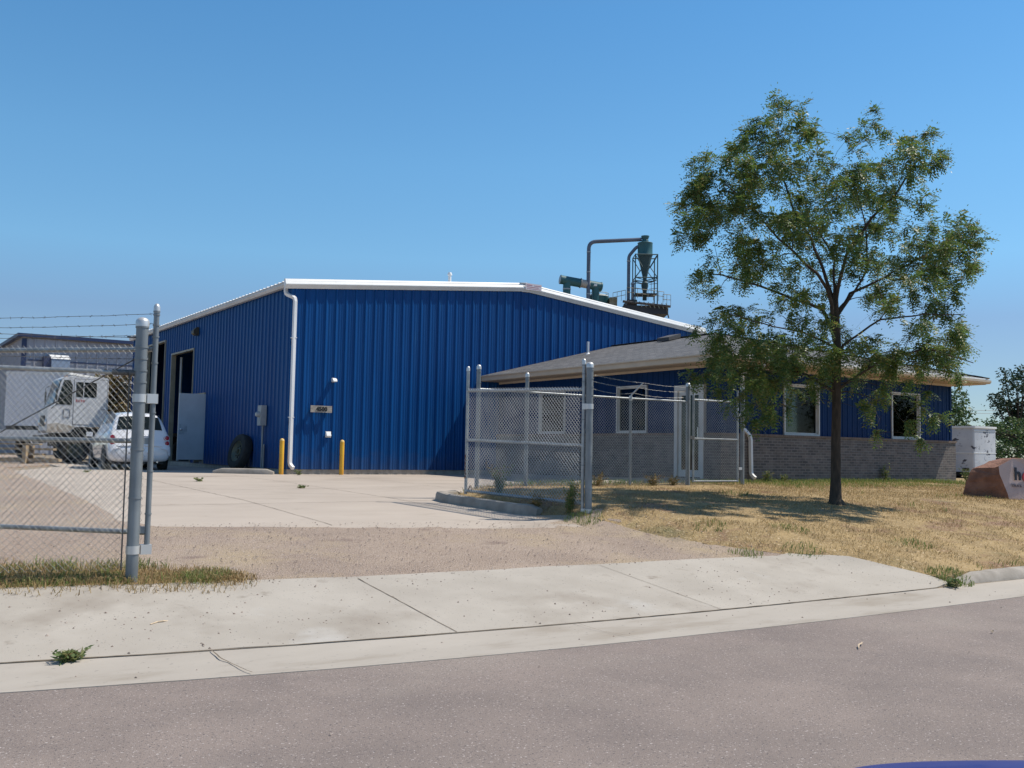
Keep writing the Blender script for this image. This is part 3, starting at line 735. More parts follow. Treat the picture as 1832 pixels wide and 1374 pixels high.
# ================================================================ chain-link
def fabric(A, d, L, z0, z1, slope=0.0, r=.0017, w=.066, barb=.028):
    """diagonal wires woven as two layers; A start point, d plan direction"""
    mb = MB(); d = Vector(d).normalized(); nrm = Vector((-d.y, d.x, 0)); Hh = z1 - z0; A = Vector(A)
    def P(s, z, off): q = A + d * s + nrm * off; return Vector((q.x, q.y, z0 + z + slope * s))
    def wire(a, b):
        t = (b - a).normalized(); u = t.cross(nrm).normalized()
        ring = [(nrm * cos(k * 2 * pi / 3) + u * sin(k * 2 * pi / 3)) * r for k in range(3)]
        o = len(mb.v)
        for p in (a, b):
            for q in ring: mb.v.append(tuple(p + q))
        for k in range(3): mb.f.append((o + k, o + (k + 1) % 3, o + 3 + (k + 1) % 3, o + 3 + k))
    step = w; k = -int(Hh / step) - 2
    while k * step < L + Hh:
        for sg in (1, -1):
            s0 = k * step if sg > 0 else k * step + .0
            # line s = s0 + sg*z
            if sg > 0: za = max(0, -s0); zb = min(Hh, L - s0)
            else: za = max(0, s0 - L); zb = min(Hh, s0)
            if zb - za > .01:
                e = barb if zb > Hh - 1e-3 else 0
                # a few bends so the weave is not ruler straight
                n = 4; pts = []
                for q in range(n + 1):
                    z = za + (zb + e - za) * q / n
                    wob = .004 * noise.noise(Vector((s0 * 3, z * 3, sg)))
                    pts.append(P(s0 + sg * z + wob, z, .0025 * sg))
                for a, b in zip(pts, pts[1:]): wire(a, b)
        k += 1
    return mb
def barbed(mb, a, b, sag=.02, n=26, r=.0024):
    a, b = Vector(a), Vector(b)
    pts = [a.lerp(b, k / n) - Vector((0, 0, sag * 4 * (k / n) * (1 - k / n))) + Vector((0, 0, .006 * noise.noise(Vector((k * .7, a.z * 9, 2))))) for k in range(n + 1)]
    mb.tube(pts, r, 4)
    L = (b - a).length; m = int(L / .125); d = (b - a).normalized()
    for k in range(m):
        t = (k + .5) / m; p = a.lerp(b, t) - Vector((0, 0, sag * 4 * t * (1 - t)))
        for q in range(2):
            v = Vector((random.uniform(-1, 1), random.uniform(-1, 1), random.uniform(-1, 1))).normalized() * .016
            mb.tube([p - v, p + v], .0016, 3)
    return mb
def post(mb, x, y, z0, z1, r, n=18):
    return mb.lathe([(0, z0), (r, z0), (r, z1)], (x, y, 0), n=n)
def domecap(mb, x, y, z, r, n=18):
    return mb.lathe([(r * 1.12, -.05), (r * 1.12, 0), (r * 1.02, .012), (r * .75, .028), (r * .35, .037), (0, .039)], (x, y, z), n=n)
def bands(mb, x, y, zs, r, h=.022, n=18):
    for z in zs: mb.lathe([(r, -h / 2), (r + .006, -h / 2), (r + .006, h / 2), (r, h / 2)], (x, y, z), n=n)
    return mb

# left gate post
LPX, LPY = -7.76, -16.26
g = thing('gate_post', (LPX, LPY, .42), 'thick near galvanized gate post rising from the green grass tuft at the pavement', 'gate post')
build('pole', post(MB(), LPX, LPY, .3, 2.755, .055), GALV_DULL, g, smooth=True)
build('cap', domecap(MB(), LPX, LPY, 2.755, .055), CAPM, g, smooth=True)
build('band', bands(MB(), LPX, LPY, (2.70, 2.51, 2.40, 2.29, 2.18, 1.55, 1.1), .055, .018), GALV_DULL, g, smooth=True)
UX, UY = LPX + .128, LPY + .012
hz = MB(); bands(hz, LPX, LPY, (2.03, .62), .056, .075); build('hinge', hz, CAPM, g, smooth=True)
# left gate leaf, swung open behind the fence
GD = Vector((-.68, .733, 0)).normalized()
g = thing('gate_leaf', (UX, UY, .6), 'near chain-link gate leaf with barbed wire swung open behind the left fence', 'gate')
LL = 3.5
far_ = Vector((UX, UY, 0)) + GD * LL
mb = post(MB(), UX, UY, .60, 2.90, .026, 14)
build('upright', mb, GALV_DULL, g, smooth=True)
build('upright', post(MB(), far_.x, far_.y, .66, 2.90, .026, 14), GALV_DULL, g, smooth=True)
build('cap', domecap(MB(), UX, UY, 2.90, .027, 14), CAPM, g, smooth=True)
build('band', bands(MB(), UX, UY, (2.86, 2.83, 2.73, 2.62, 2.37, 1.9, 1.35, .95), .026, .014, 14), GALV_DULL, g, smooth=True)
for z in (2.50, 1.63, .775):
    a = Vector((UX, UY, z)); build('rail', MB().tube([a + GD * .02, a + GD * LL], .025, 10), GALV, g, smooth=True)
mb = MB()
for z in (2.03, .62): mb.obox((UX - .012, UY - .0, z), (1, .05, 0), (0, 1, 0), (0, 0, 1), .05, .036, .045)
build('hinge', mb, CAPM, g)
mb = MB()
for z in (1.63, .80): mb.obox((UX - .045, UY + .02, z), (1, 0, 0), (0, 1, 0), (0, 0, 1), .03, .025, .03)
build('rail_end', mb, GALV_DULL, g)
build('fence_fabric', fabric(Vector((UX, UY, 0)) + GD * .05 + Vector((-.02, -.03, 0)), GD, LL - .1, .76, 2.515, r=.0015), WIRE_DARK, g, uv=False, fix=False)
mb = MB()
for z in (2.84, 2.745, 2.64): barbed(mb, (UX, UY, z), (far_.x, far_.y, z), .02)
build('barbed_wire', mb, BARB, g, uv=False)
mb = MB(); a = Vector((UX, UY, 0)) + Vector((-.03, -.035, 0)); mb.tube([a + GD * .15 + Vector((0, 0, 2.42)), a + GD * 3.35 + Vector((0, 0, .85))], .006, 6)
build('truss_rod', mb, BARB, g, smooth=True)
# left fence
FD = Vector((-.973, .232, 0)).normalized()
p_end = Vector((LPX, LPY, 0)) + FD * 5.0
g = thing('chain_link_fence', (LPX - .1, LPY, .42), 'chain-link fence running left from the near gate post above the green and dry grass', 'fence')
a = Vector((LPX, LPY, 2.265)); build('top_rail', MB().tube([a + FD * .05, a + FD * 5.0], .021, 10), GALV, g, smooth=True)
mb = MB(); q = a + FD * .085; mb.tube([q - FD * .03, q + FD * .16], .028, 10); build('rail_cup', mb, BARB, g, smooth=True)
for s_ in (3.1,):
    q = a + FD * s_; build('post', post(MB(), q.x, q.y, .35, 2.3, .03, 12), GALV_DULL, g, smooth=True)
build('fence_fabric', fabric(Vector((LPX, LPY, 0)) + FD * .1 + Vector((0, -.03, 0)), FD, 4.8, .44, 2.29, barb=.0, r=.0015), WIRE_DARK, g, uv=False, fix=False)
mb = MB()
q = Vector((LPX, LPY, 0)) + FD * .1 + Vector((0, -.03, 0)); mb.tube([q + Vector((0, 0, .44)), q + Vector((0, 0, 2.28))], .007, 6)
build('tension_bar', mb, BARB, g)
mb = MB()
for z in (2.60, 2.40): barbed(mb, (LPX, LPY, z), (p_end.x, p_end.y, z + .02), .05)
build('barbed_wire', mb, BARB, g, uv=False)
mb = MB(); mb.tube([(LPX, LPY, 2.6), (LPX + FD.x * .13, LPY + FD.y * .13, 2.6)], .009, 6); build('wire_clamp', mb, BARB, g)

# right gate post and leaf
RPX, RPY = -.63, -14.07
g = thing('gate_post', (RPX, RPY, .6), 'galvanized gate post in front of the office beside the open mesh gate', 'gate post')
build('pole', post(MB(), RPX, RPY, .4, 2.945, .055), GALV_DULL, g, smooth=True)
build('cap', domecap(MB(), RPX, RPY, 2.945, .055), CAPM, g, smooth=True)
build('band', bands(MB(), RPX, RPY, (2.86, 2.73, 2.60, 2.47, 1.95, 1.55, 1.05, .68), .055, .018), GALV_DULL, g, smooth=True)
hz = MB(); bands(hz, RPX, RPY, (2.30, .70), .056, .08); build('hinge', hz, CAPM, g, smooth=True)
A = Vector((-.685, -13.995, 0)); Bq = Vector((-1.06, -11.20, 0)); GD2 = (Bq - A).normalized(); L2 = (Bq - A).length; SL = .027
g = thing('gate_leaf', (A.x, A.y, .66), 'open chain-link gate leaf standing along the kerbed grass island in front of the office', 'gate')
build('upright', post(MB(), A.x, A.y, .66, 3.0, .027, 14), GALV, g, smooth=True)
build('upright', post(MB(), Bq.x, Bq.y, .84, 3.03, .027, 14), GALV, g, smooth=True)
build('cap', domecap(domecap(MB(), A.x, A.y, 3.0, .028, 14), Bq.x, Bq.y, 3.03, .028, 14), CAPM, g, smooth=True)
for z in (2.56, 1.70, .82): build('rail', MB().tube([A + Vector((0, 0, z)), Bq + Vector((0, 0, z + SL * L2))], .026, 10), GALV, g, smooth=True)
build('fence_fabric', fabric(A + GD2 * .05 + Vector((-.03, -.01, 0)), GD2, L2 - .08, .80, 2.575, SL, r=.0031), WIRE_LIGHT, g, uv=False, fix=False)
mb = MB()
for z in (2.30, .70): mb.obox((A.x + .02, A.y - .03, z), (.6, -.8, 0), (.8, .6, 0), (0, 0, 1), .05, .036, .045)
build('hinge', mb, CAPM, g)
build('band', bands(MB(), A.x, A.y, (2.93, 2.80, 2.68, 2.1, 1.4), .027, .014, 14), GALV_DULL, g, smooth=True)
mb = MB(); c = Bq + Vector((0, 0, .9)); mb.tube([c + GD2 * -.05 + Vector((0, 0, .12 * 0)), c - GD2 * .12 + Vector((0, 0, .09)), c - GD2 * .2 + Vector((0, 0, -.02))], .012, 6)
build('drop_latch', mb, pmat('rusty_latch', (.14, .07, .045), rough=.8), g)
mb = MB()
for k in range(7): mb.tube([(Bq.x - .02, Bq.y, 1.52 - .06 * k), (Bq.x - .035 + .02 * (k % 2), Bq.y - .02, 1.47 - .06 * k)], .011, 6)
build('chain', mb, pmat('rusty_chain', (.12, .06, .04), rough=.8), g)

# fence and walk gate by the office
FY = -10.45
g = thing('chain_link_fence', (2.3, FY, .9), 'chain-link fence with angled barbed wire arm crossing in front of the office windows', 'fence')
for x, z1, r in ((-.37, 3.15, .04), (.73, 3.07, .036), (4.97, 3.10, .05)):
    pb_ = build('post', post(MB(), x, FY, .6, z1, r, 14), GALV_DULL, g, smooth=True); build('cap', domecap(MB(), x, FY, z1, r, 14), CAPM, pb_, smooth=True)
    build('band', bands(MB(), x, FY, (z1 - .1, z1 - .3, z1 - .42), r, .016, 14), GALV_DULL, pb_, smooth=True)
build('post', post(MB(), 3.34, FY, .6, 2.73, .028, 12), GALV_DULL, g, smooth=True)
mb = MB(); mb.tube([(3.34, FY, 2.72), (3.36, FY, 2.80), (3.52, FY - .18, 3.05)], .016, 6); mb.tube([(3.34, FY, 2.68), (3.34, FY, 2.78)], .036, 10)
build('barb_arm', mb, CAPM, g)
build('top_rail', MB().tube([(-.37, FY, 2.735), (3.3, FY, 2.725), (4.95, FY, 2.73)], .021, 10), GALV, g, smooth=True)
build('fence_fabric', fabric(Vector((-.36, FY - .03, 0)), (1, 0, 0), 5.3, .90, 2.75, r=.0025, barb=.0), WIRE, g, uv=False, fix=False)
mb = MB()
for z, sg in ((2.84, .05), (2.95, .03), (3.05, .02)):
    k = (z - 2.8) / .25
    barbed(mb, (RPX, RPY, z - .25), (3.36 + .16 * k, FY - .18 * k, z), sg); barbed(mb, (3.36 + .16 * k, FY - .18 * k, z), (4.97, FY, z - .01), sg)
build('barbed_wire', mb, pmat('pale_barbed_wire', (.32, .32, .31), rough=.5, metal=.5), g, uv=False)
g = thing('walk_gate', (5.8, FY, .95), 'narrow chain-link walk gate with mid rail between posts at the office corner', 'gate')
for x, z1 in ((5.13, 3.05), (6.50, 3.05)): build('upright', post(MB(), x, FY, 1.0, z1, .024, 12), GALV, g, smooth=True)
for z in (2.78, 1.94, 1.02): build('rail', MB().tube([(5.13, FY, z), (6.50, FY, z)], .021, 10), GALV, g, smooth=True)
build('fence_fabric', fabric(Vector((5.14, FY - .028, 0)), (1, 0, 0), 1.35, 1.0, 2.80, r=.0022), WIRE, g, uv=False, fix=False)
mb = MB()
for z in (2.5, 1.3): mb.obox((6.575, FY, z), (1, 0, 0), (0, 1, 0), (0, 0, 1), .06, .03, .03)
build('hinge', mb, CAPM, g)
build('latch', MB().obox((5.05, FY - .02, 1.96), (1, 0, 0), (0, 1, 0), (0, 0, 1), .07, .03, .035), BARB, g)
g = thing('fence_post', (6.65, FY, .95), 'capped fence post carrying the walk gate just left of the white downspout', 'post')
build('pole', post(MB(), 6.65, FY, .7, 3.12, .045, 16), GALV_DULL, g, smooth=True); build('cap', domecap(MB(), 6.65, FY, 3.12, .045, 16), CAPM, g, smooth=True)

# ================================================================ small things in the yard
def bollard(x, y, lab):
    z = H(x, y); t = thing('bollard', (x, y, z), lab, 'bollard', 'yellow bollards at the warehouse corner')
    build('pipe', MB().lathe([(.063, -.1), (.063, .915), (.058, .94)], (x, y, z), n=18), YELLOW, t, smooth=True)
    build('cap', MB().lathe([(.0635, .915), (.058, .945), (.04, .968), (.015, .98), (0, .981)], (x, y, z), n=18), pmat('faded_yellow_cap', (.74, .50, .16), rough=.6), t, smooth=True)
bollard(-.20, -.16, 'yellow bollard left of the white corner downspout'); bollard(1.50, -.32, 'yellow bollard in front of blue gable wall below the vent cap')
def rounded_kerb(name, path, wd, ht, mat):
    mb = MB(); n = len(path); P = []
    for i, (x, y) in enumerate(path):
        k = min(1, (min(i, n - 1 - i) + .8) / 2.0); k = sin(k * pi / 2)
        P.append((x, y, k))
    prof = [(-.5, -.08), (-.5, .0), (-.46, .62), (-.36, .92), (-.15, 1), (.15, 1), (.36, .92), (.46, .62), (.5, .0), (.5, -.08)]
    for i, (x, y, k) in enumerate(P):
        a = Vector(path[max(0, i - 1)]); b = Vector(path[min(n - 1, i + 1)]); d = (b - a).normalized(); l = Vector((-d.y, d.x))
        for s_, h in prof:
            q = Vector((x, y)) + l * s_ * wd * (.6 + .4 * k); mb.v.append((q.x, q.y, H(x, y) + (h * ht * k if h >= 0 else -.08)))
    m = len(prof)
    for i in range(n - 1):
        for q in range(m - 1): a = i * m + q; mb.f.append((a, a + 1, a + 1 + m, a + m))
    mb.f.append(tuple(range(m))); mb.f.append(tuple(range((n - 1) * m, n * m)))
    return build(name, mb, mat, smooth=True)
def densify(path, st=.12):
    out = []
    for a, b in zip(path, path[1:]):
        a, b = Vector(a), Vector(b); k = max(1, int((b - a).length / st))
        out += [tuple(a + (b - a) * (q / k)) for q in range(k)]
    return out + [path[-1]]
o = rounded_kerb('parking_kerb', densify([(-1.80, .62), (-1.6, .50), (-.62, -.20), (-.46, -.30)]), .26, .15, CURBM)
tag(o, 'short rounded concrete kerb block in front of the leaning tyre', 'kerb block')
o = rounded_kerb('island_kerb', densify([(-.62, -10.25), (-1.0, -10.35), (-1.22, -10.62), (-1.28, -11.0), (-1.22, -12.0), (-1.15, -12.9), (-1.02, -13.35)]), .20, .15, CURBM)
tag(o, 'curved concrete kerb of the dry grass island beneath the open gate leaf', 'kerb block')
# leaning truck tyre
t = thing('truck_spare', (-.35, 3.0, .86), 'big black truck tyre on a rusty rim leaning against shaded side wall', 'tyre')
ax = Vector((-1, -.12, .25)).normalized(); c = Vector((-.28, 3.05, 1.42))
build('tread', MB().lathe([(.33, -.12), (.46, -.145), (.52, -.12), (.545, -.06), (.545, .06), (.52, .12), (.46, .145), (.33, .12), (.30, .0), (.33, -.12)], c, ax, 32), RUBBER, t, smooth=True)
rm = build('rim', MB().lathe([(.33, .10), (.31, .11), (.29, .07), (.22, .03), (.13, .02), (.12, .055), (.085, .06), (.08, .0), (.0, .0)], c, ax, 28), RIM_DARK, t, smooth=True)
a_ = ax.orthogonal().normalized(); b_ = ax.cross(a_); mb = MB()
for k in range(8):
    q = c + (a_ * cos(k * pi / 4) + b_ * sin(k * pi / 4)) * .17 + ax * .028; mb.lathe([(.03, 0), (.03, .008), (0, .008)], q, ax, 10)
build('rim_hole', mb, DARK, rm)

# ================================================================ vehicles
def loft(stations, flip=False):
    """stations: y, sill, belt, roof, half width at belt, half width at roof -> ring of half-section points"""
    R = []
    for (y, zs, zb, zr, wb, wr) in stations:
        c = zr - zb
        half = [(0, zs), (wb * .55, zs), (wb * .90, zs + .015), (wb * .985, zs + .12), (wb, zs + (zb - zs) * .55), (wb * .985, zb - .03), (wb * .955, zb + min(.03, c * .2)),
                (wb * .955 + (wr - wb * .955) * .55, zb + c * .55), (wr + .03, zr - min(.07, c * .3)), (wr * .82, zr - min(.02, c * .1)), (wr * .4, zr), (0, zr + .004)]
        R.append([(x, y, z) for x, z in half])
    mb = MB(); K = len(R[0])
    full = [r + [(-x, y, z) for x, y, z in r[-2:0:-1]] for r in R]; n = len(full[0])
    for r in full: mb.v += r
    for i in range(len(full) - 1):
        for k in range(n): a = i * n + k; b = i * n + (k + 1) % n; mb.f.append((a, b, b + n, a + n))
    mb.f.append(tuple(range(n))); mb.f.append(tuple(range((len(full) - 1) * n, len(full) * n)))
    return mb, R
def surf(R, i, j):
    i0 = min(int(i), len(R) - 2); j0 = min(int(j), len(R[0]) - 2); u, v = i - i0, j - j0
    P = lambda a, b: Vector(R[a][b])
    return (P(i0, j0) * (1 - v) + P(i0, j0 + 1) * v) * (1 - u) + (P(i0 + 1, j0) * (1 - v) + P(i0 + 1, j0 + 1) * v) * u
def patch(R, i0, i1, j0, j1, off=.012, ni=8, nj=6, both=True, th=0):
    """a sheet lying just proud of the lofted skin; j runs from sill to roof centre"""
    mb = MB()
    for sg in ((1, -1) if both else (1,)):
        o = len(mb.v)
        for a in range(ni + 1):
            for b in range(nj + 1):
                i = i0 + (i1 - i0) * a / ni; j = j0 + (j1 - j0) * b / nj
                p = surf(R, i, j); e = .02
                t1 = surf(R, min(i + e, len(R) - 1.001), j) - surf(R, max(i - e, 0), j); t2 = surf(R, i, min(j + e, len(R[0]) - 1.001)) - surf(R, i, max(j - e, 0))
                nr = t1.cross(t2)
                if nr.length < 1e-9: nr = Vector((0, 0, 1))
                nr.normalize()
                cen = Vector((0, p.y, .7))
                if nr.dot(p - cen) < 0: nr = -nr
                q = p + nr * off; mb.v.append((q.x * sg, q.y, q.z))
        for a in range(ni):
            for b in range(nj):
                k = o + a * (nj + 1) + b; mb.f.append((k, k + 1, k + nj + 2, k + nj + 1))
    return mb
def wheel(t, x, y, z, r, wd, side, rimmat):
    w_ = bpy.data.objects.new('wheel', None); COL.objects.link(w_); w_.parent = t; w_.location = (0, 0, 0)
    ax = (side, 0, 0)
    build('tyre', MB().lathe([(r * .62, -wd / 2), (r * .92, -wd / 2), (r, -wd * .36), (r, wd * .36), (r * .92, wd / 2), (r * .62, wd / 2), (r * .6, 0), (r * .62, -wd / 2)], (x, y, z), ax, 28), RUBBER, w_, smooth=True, local=True)
    build('rim', MB().lathe([(r * .64, wd * .44), (r * .58, wd * .48), (r * .52, wd * .30), (r * .25, wd * .34), (r * .2, wd * .46), (0, wd * .46)], (x, y, z), ax, 24), rimmat, w_, smooth=True, local=True)
    return w_
# white retro wagon, tail towards the street
HX, HY = -3.05, 3.45
HHR = [(0.00, .40, .56, .62, .74, .58), (0.05, .30, .64, .78, .82, .68), (0.13, .26, .80, .93, .85, .74), (0.19, .25, .98, 1.08, .86, .74), (0.33, .25, 1.02, 1.40, .855, .66), (0.47, .25, 1.03, 1.61, .86, .60),
       (0.70, .24, 1.03, 1.685, .86, .57), (1.2, .23, 1.03, 1.72, .86, .56), (1.9, .22, 1.02, 1.72, .86, .56), (2.5, .22, 1.01, 1.68, .87, .60), (2.9, .22, .99, 1.49, .865, .60), (3.25, .23, .97, 1.16, .86, .66),
       (3.5, .23, .95, 1.07, .86, .68), (4.0, .25, .88, .99, .84, .66), (4.3, .28, .76, .86, .80, .6), (4.45, .38, .62, .68, .70, .5)]
t = thing('parked_car', (HX, HY, .83), 'white retro wagon parked tail-on beside the truck doors, round red tail lamps', 'car', rz=radians(-3.5))
mb, R = loft(HHR)
body = build('body', mb, CARWHITE, t, smooth=True, local=True, sub=1, uv=False)
build('rear_window', patch(R, 3.35, 4.8, 8.75, 10.99, .012, 8, 8), GLASS_DARK, t, smooth=True, local=True, uv=False)
build('side_window', patch(R, 5.6, 9.2, 6.9, 8.0, .012, 10, 3), GLASS_DARK, t, smooth=True, local=True, uv=False)
build('windscreen', patch(R, 9.8, 11.0, 7.6, 10.99, .012, 6, 8), GLASS_DARK, t, smooth=True, local=True, uv=False)
build('rear_bumper', patch(R, .25, 1.35, 3.2, 10.99, .03, 6, 12).add([], []), CARWHITE, t, smooth=True, local=True, uv=False)
for sx in (-1, 1):
    for z, y in ((.955, .115), (.80, .075)):
        l = build('tail_lamp', MB().lathe([(.068, -.03), (.068, .03), (.058, .045), (0, .05)], (sx * .735, y + .01, z), (sx * .25, -1, .12), 20), RED_LENS, t, smooth=True, local=True)
        build('lamp_ring', MB().lathe([(.068, .028), (.078, .028), (.078, .036), (.066, .042)], (sx * .735, y + .01, z), (sx * .25, -1, .12), 20), CARWHITE, l, smooth=True, local=True)
mb = MB(); mb.obox((0, .075, .86), (1, 0, 0), (0, 1, .16), (0, -.16, 1), .20, .012, .085); build('plate_recess', mb, pmat('recess_grey', (.35, .36, .4), rough=.4), t, local=True)
mb = MB(); mb.obox((0, .058, .86), (1, 0, 0), (0, 1, .16), (0, -.16, 1), .15, .006, .07); build('licence_plate', mb, pmat('pale_plate', (.55, .57, .60), rough=.4), t, local=True)
build('tailgate_handle', MB().obox((0, .10, .99), (1, 0, 0), (0, 1, .3), (0, -.3, 1), .22, .025, .03), CARWHITE, t, local=True)
build('bumper_slot', MB().box(.20, .32, -.045, -.02, .505, .52).box(-.32, -.2, -.045, -.02, .505, .52), BLACKPL, t, local=True)
mb = MB()
for sx in (-1, 1): mb.lathe([(0, 0), (.39, 0), (.39, .012), (0, .012)], (sx * .862, .82, .36), (sx, 0, 0), 28); mb.lathe([(0, 0), (.39, 0), (.39, .012), (0, .012)], (sx * .855, 3.45, .36), (sx, 0, 0), 28)
build('wheel_arch', mb, BLACKPL, t, local=True)
build('underbody', MB().box(-.7, .7, .25, 4.1, .2, .32), BLACKPL, t, local=True)
for sx in (-1, 1):
    for y in (.82, 3.45): wheel(t, sx * .775, y, .325, .325, .21, sx, CHROME)
    m_ = build('wing_mirror', MB().obox((sx * .98, 3.0, 1.05), (1, 0, 0), (0, 1, 0), (0, 0, 1), .09, .05, .07), CARWHITE, t, local=True)
build('exhaust', MB().tube([(.5, .1, .26), (.5, .7, .26)], .03, 8), CHROME, t, local=True)
build('door_seam', patch(R, 6.9, 6.95, 3.3, 8.0, .004, 1, 8), BLACKPL, t, local=True, uv=False)

# cab-over truck nosing to the left
TA = radians(180)
tp = at(-17.02, 36.0, .86)
t = thing('truck', (tp.x, tp.y, .85), 'faded white cab-over truck with slanted windscreen parked behind the car', 'truck', rz=TA - pi / 2)
# local: +y is forwards, x to the far side; near front corner of the cab at the origin
def T(name, mb, mat, p=None, **k): return build(name, mb, mat, p or t, local=True, **k)
CW = 1.95; x0 = 0.0; x1 = CW
prof = [(-2.06, 1.38), (-.95, 1.34), (-.75, 1.12), (-.12, 1.10), (0, 1.20), (.02, 2.04), (-.18, 2.12), (-.44, 3.14), (-.54, 3.21), (-2.0, 3.23), (-2.06, 3.17)]
cab = T('cab', MB().prism([(x0, y, z) for y, z in prof], (CW, 0, 0)), TRUCKW)
T('windscreen', MB().prism([(x0 + .09, -.185, 2.20), (x0 + CW / 2 - .03, -.185, 2.20), (x0 + CW / 2 - .03, -.41, 3.08), (x0 + .09, -.41, 3.08)], (0, .02, .006)).prism([(x0 + CW / 2 + .03, -.185, 2.20), (x1 - .09, -.185, 2.20), (x1 - .09, -.41, 3.08), (x0 + CW / 2 + .03, -.41, 3.08)], (0, .02, .006)), GLASS_DARK)
for xs, d in ((x0, -.012), (x1, .012)):
    T('quarter_window', MB().prism([(xs, -.27, 2.16), (xs, -.80, 2.16), (xs, -.80, 2.9), (xs, -.72, 3.08), (xs, -.50, 3.08)], (d * .8, 0, 0)), GLASS_DARK)
    dr_ = T('door', MB().prism([(xs, -2.02, 1.44), (xs, -.86, 1.44), (xs, -.86, 3.13), (xs, -2.02, 3.13)], (d, 0, 0)), TRUCKW)
    T('door_gap', MB().prism([(xs, -2.035, 1.425), (xs, -.845, 1.425), (xs, -.845, 3.145), (xs, -2.035, 3.145)], (d * .3, 0, 0)), BLACKPL, dr_)
    T('side_window', MB().prism([(xs + d, -1.64, 2.46), (xs + d, -.92, 2.46), (xs + d, -.92, 3.02), (xs + d, -1.64, 3.02)], (d * .6, 0, 0)), GLASS_DARK, dr_)
    T('window_bar', MB().prism([(xs + d * 1.6, -1.20, 2.46), (xs + d * 1.6, -1.17, 2.46), (xs + d * 1.6, -1.17, 3.02), (xs + d * 1.6, -1.20, 3.02)], (d * .5, 0, 0)), TRUCKW, dr_)
    T('handle', MB().prism([(xs + d, -1.98, 2.0), (xs + d, -1.84, 2.0), (xs + d, -1.84, 2.04), (xs + d, -1.98, 2.04)], (d * 2, 0, 0)), CHROME, dr_)
    mb = MB()
    for k in range(4): mb.prism([(xs + d, -1.24 + k * .085, 2.27), (xs + d, -1.18 + k * .085, 2.27), (xs + d, -1.18 + k * .085, 2.36 + .03 * (k % 2)), (xs + d, -1.24 + k * .085, 2.35)], (d * .3, 0, 0))
    T('door_lettering', mb, pmat('faded_red_lettering', (.45, .16, .16), rough=.6), dr_)
    mb = MB()
    ring = [(xs + d * .5, y, z) for y, z in ((-.52, 1.70), (-.74, 1.70), (-.74, 2.0), (-.52, 2.0), (-.52, 1.70))]
    mb.tube(ring, .012, 4); T('hatch_outline', mb, BLACKPL)
    T('fender', MB().prism([(xs + d * 2, .01, 1.12), (xs + d * 2, -.70, 1.14), (xs + d * 2, -.95, 1.36), (xs + d * 2, -.30, 1.48), (xs + d * 2, .01, 1.42)], (-d * 6, 0, 0)), pmat('stained_white_fender', (.62, .60, .56), (.36, .28, .20), scale=5, rough=.6))
    T('mirror_arm', MB().tube([(xs + d, -.35, 2.95), (xs + d * 22, -.22, 2.85), (xs + d * 22, -.22, 2.15), (xs + d, -.1, 2.0)], .012, 6), BLACKPL)
    T('mirror', MB().obox((xs + d * 20, -.22, 2.5), (1, 0, 0), (0, 1, 0), (0, 0, 1), .09, .02, .2), BLACKPL)
T('bumper', MB().box(x0 - .05, x1 + .05, .02, .20, .72, 1.02), pmat('dark_bumper', (.05, .05, .05), rough=.5))
T('grille', MB().box(x0 + .5, x1 - .5, .02, .04, 1.35, 1.75), BLACKPL)
for xs in (x0 + .25, x1 - .25): T('headlight', MB().lathe([(.10, 0), (.10, .03), (.06, .05), (0, .055)], (xs, .01, 1.5), (0, 1, .03), 16), CHROME, smooth=True)
T('roof_lamp', MB().box(x0 + .8, x0 + 1.1, -.75, -.65, 3.21, 3.28), pmat('amber_roof_lamp', (.5, .2, .03), rough=.3))
T('chassis', MB().box(x0 + .45, x0 + .60, -6.6, -.1, .78, 1.06).box(x1 - .60, x1 - .45, -6.6, -.1, .78, 1.06).box(x0 + .2, x1 - .2, -1.9, -.3, .62, 1.30), BLACKPL)
T('flat_deck', MB().box(x0 - .1, x1 + .1, -6.7, -2.3, 1.08, 1.2), pmat('dark_deck_boards', (.09, .08, .07), rough=.8))
T('head_rack', MB().tube([(x0 + .1, -2.28, 1.2), (x0 + .1, -2.28, 1.95), (x1 - .1, -2.28, 1.95), (x1 - .1, -2.28, 1.2)], .03, 6), SPOUT)
T('fuel_tank', MB().lathe([(0, -.45), (.27, -.45), (.27, .45), (0, .45)], (x0 + .25, -2.75, .72), (0, 1, 0), 18), GREY_BOX, smooth=True)
for y in (-1.0, -5.0, -6.0):
    for xs, s_ in ((x0 + .16, -1), (x1 - .16, 1)): wheel(t, xs, y, .48, .48, .28, s_, RIM_DARK)

# white box body far left
bp_ = at(-21.7, 42.0, 1.0)
t = thing('box_truck', (bp_.x, bp_.y, .9), 'big smooth white box truck body behind the fence at the far left', 'truck', rz=radians(-34))
def rbox(x0, x1, y0, y1, z0, z1, r, n=5):
    P = []
    for cx, cy, a0 in ((x1 - r, y1 - r, 0), (x0 + r, y1 - r, 90), (x0 + r, y0 + r, 180), (x1 - r, y0 + r, 270)):
        for k in range(n + 1): a = radians(a0 + 90 * k / n); P.append((cx + r * cos(a), cy + r * sin(a), z0))
    return MB().prism(P, (0, 0, z1 - z0))
bd = build('box_body', rbox(-.1, 2.7, 0, 8, 1.40, 3.62, .22), BOXW, t, smooth=True, local=True)
build('roof_rail', rbox(-.12, 2.72, -.02, 8.02, 3.62, 3.72, .22), WHITE_TRIM, bd, smooth=True, local=True)
build('skirt', MB().box(-.3, 2.0, -.15, .1, .78, 1.22), WHITE_TRIM, t, local=True)
build('chassis', MB().box(0, 2.6, .15, 7.5, .75, 1.38), BLACKPL, t, local=True)
for y in (1.2, 6.2):
    for x, s_ in ((.25, -1), (2.35, 1)): wheel(t, x, y, .48, .48, .28, s_, RIM_DARK)
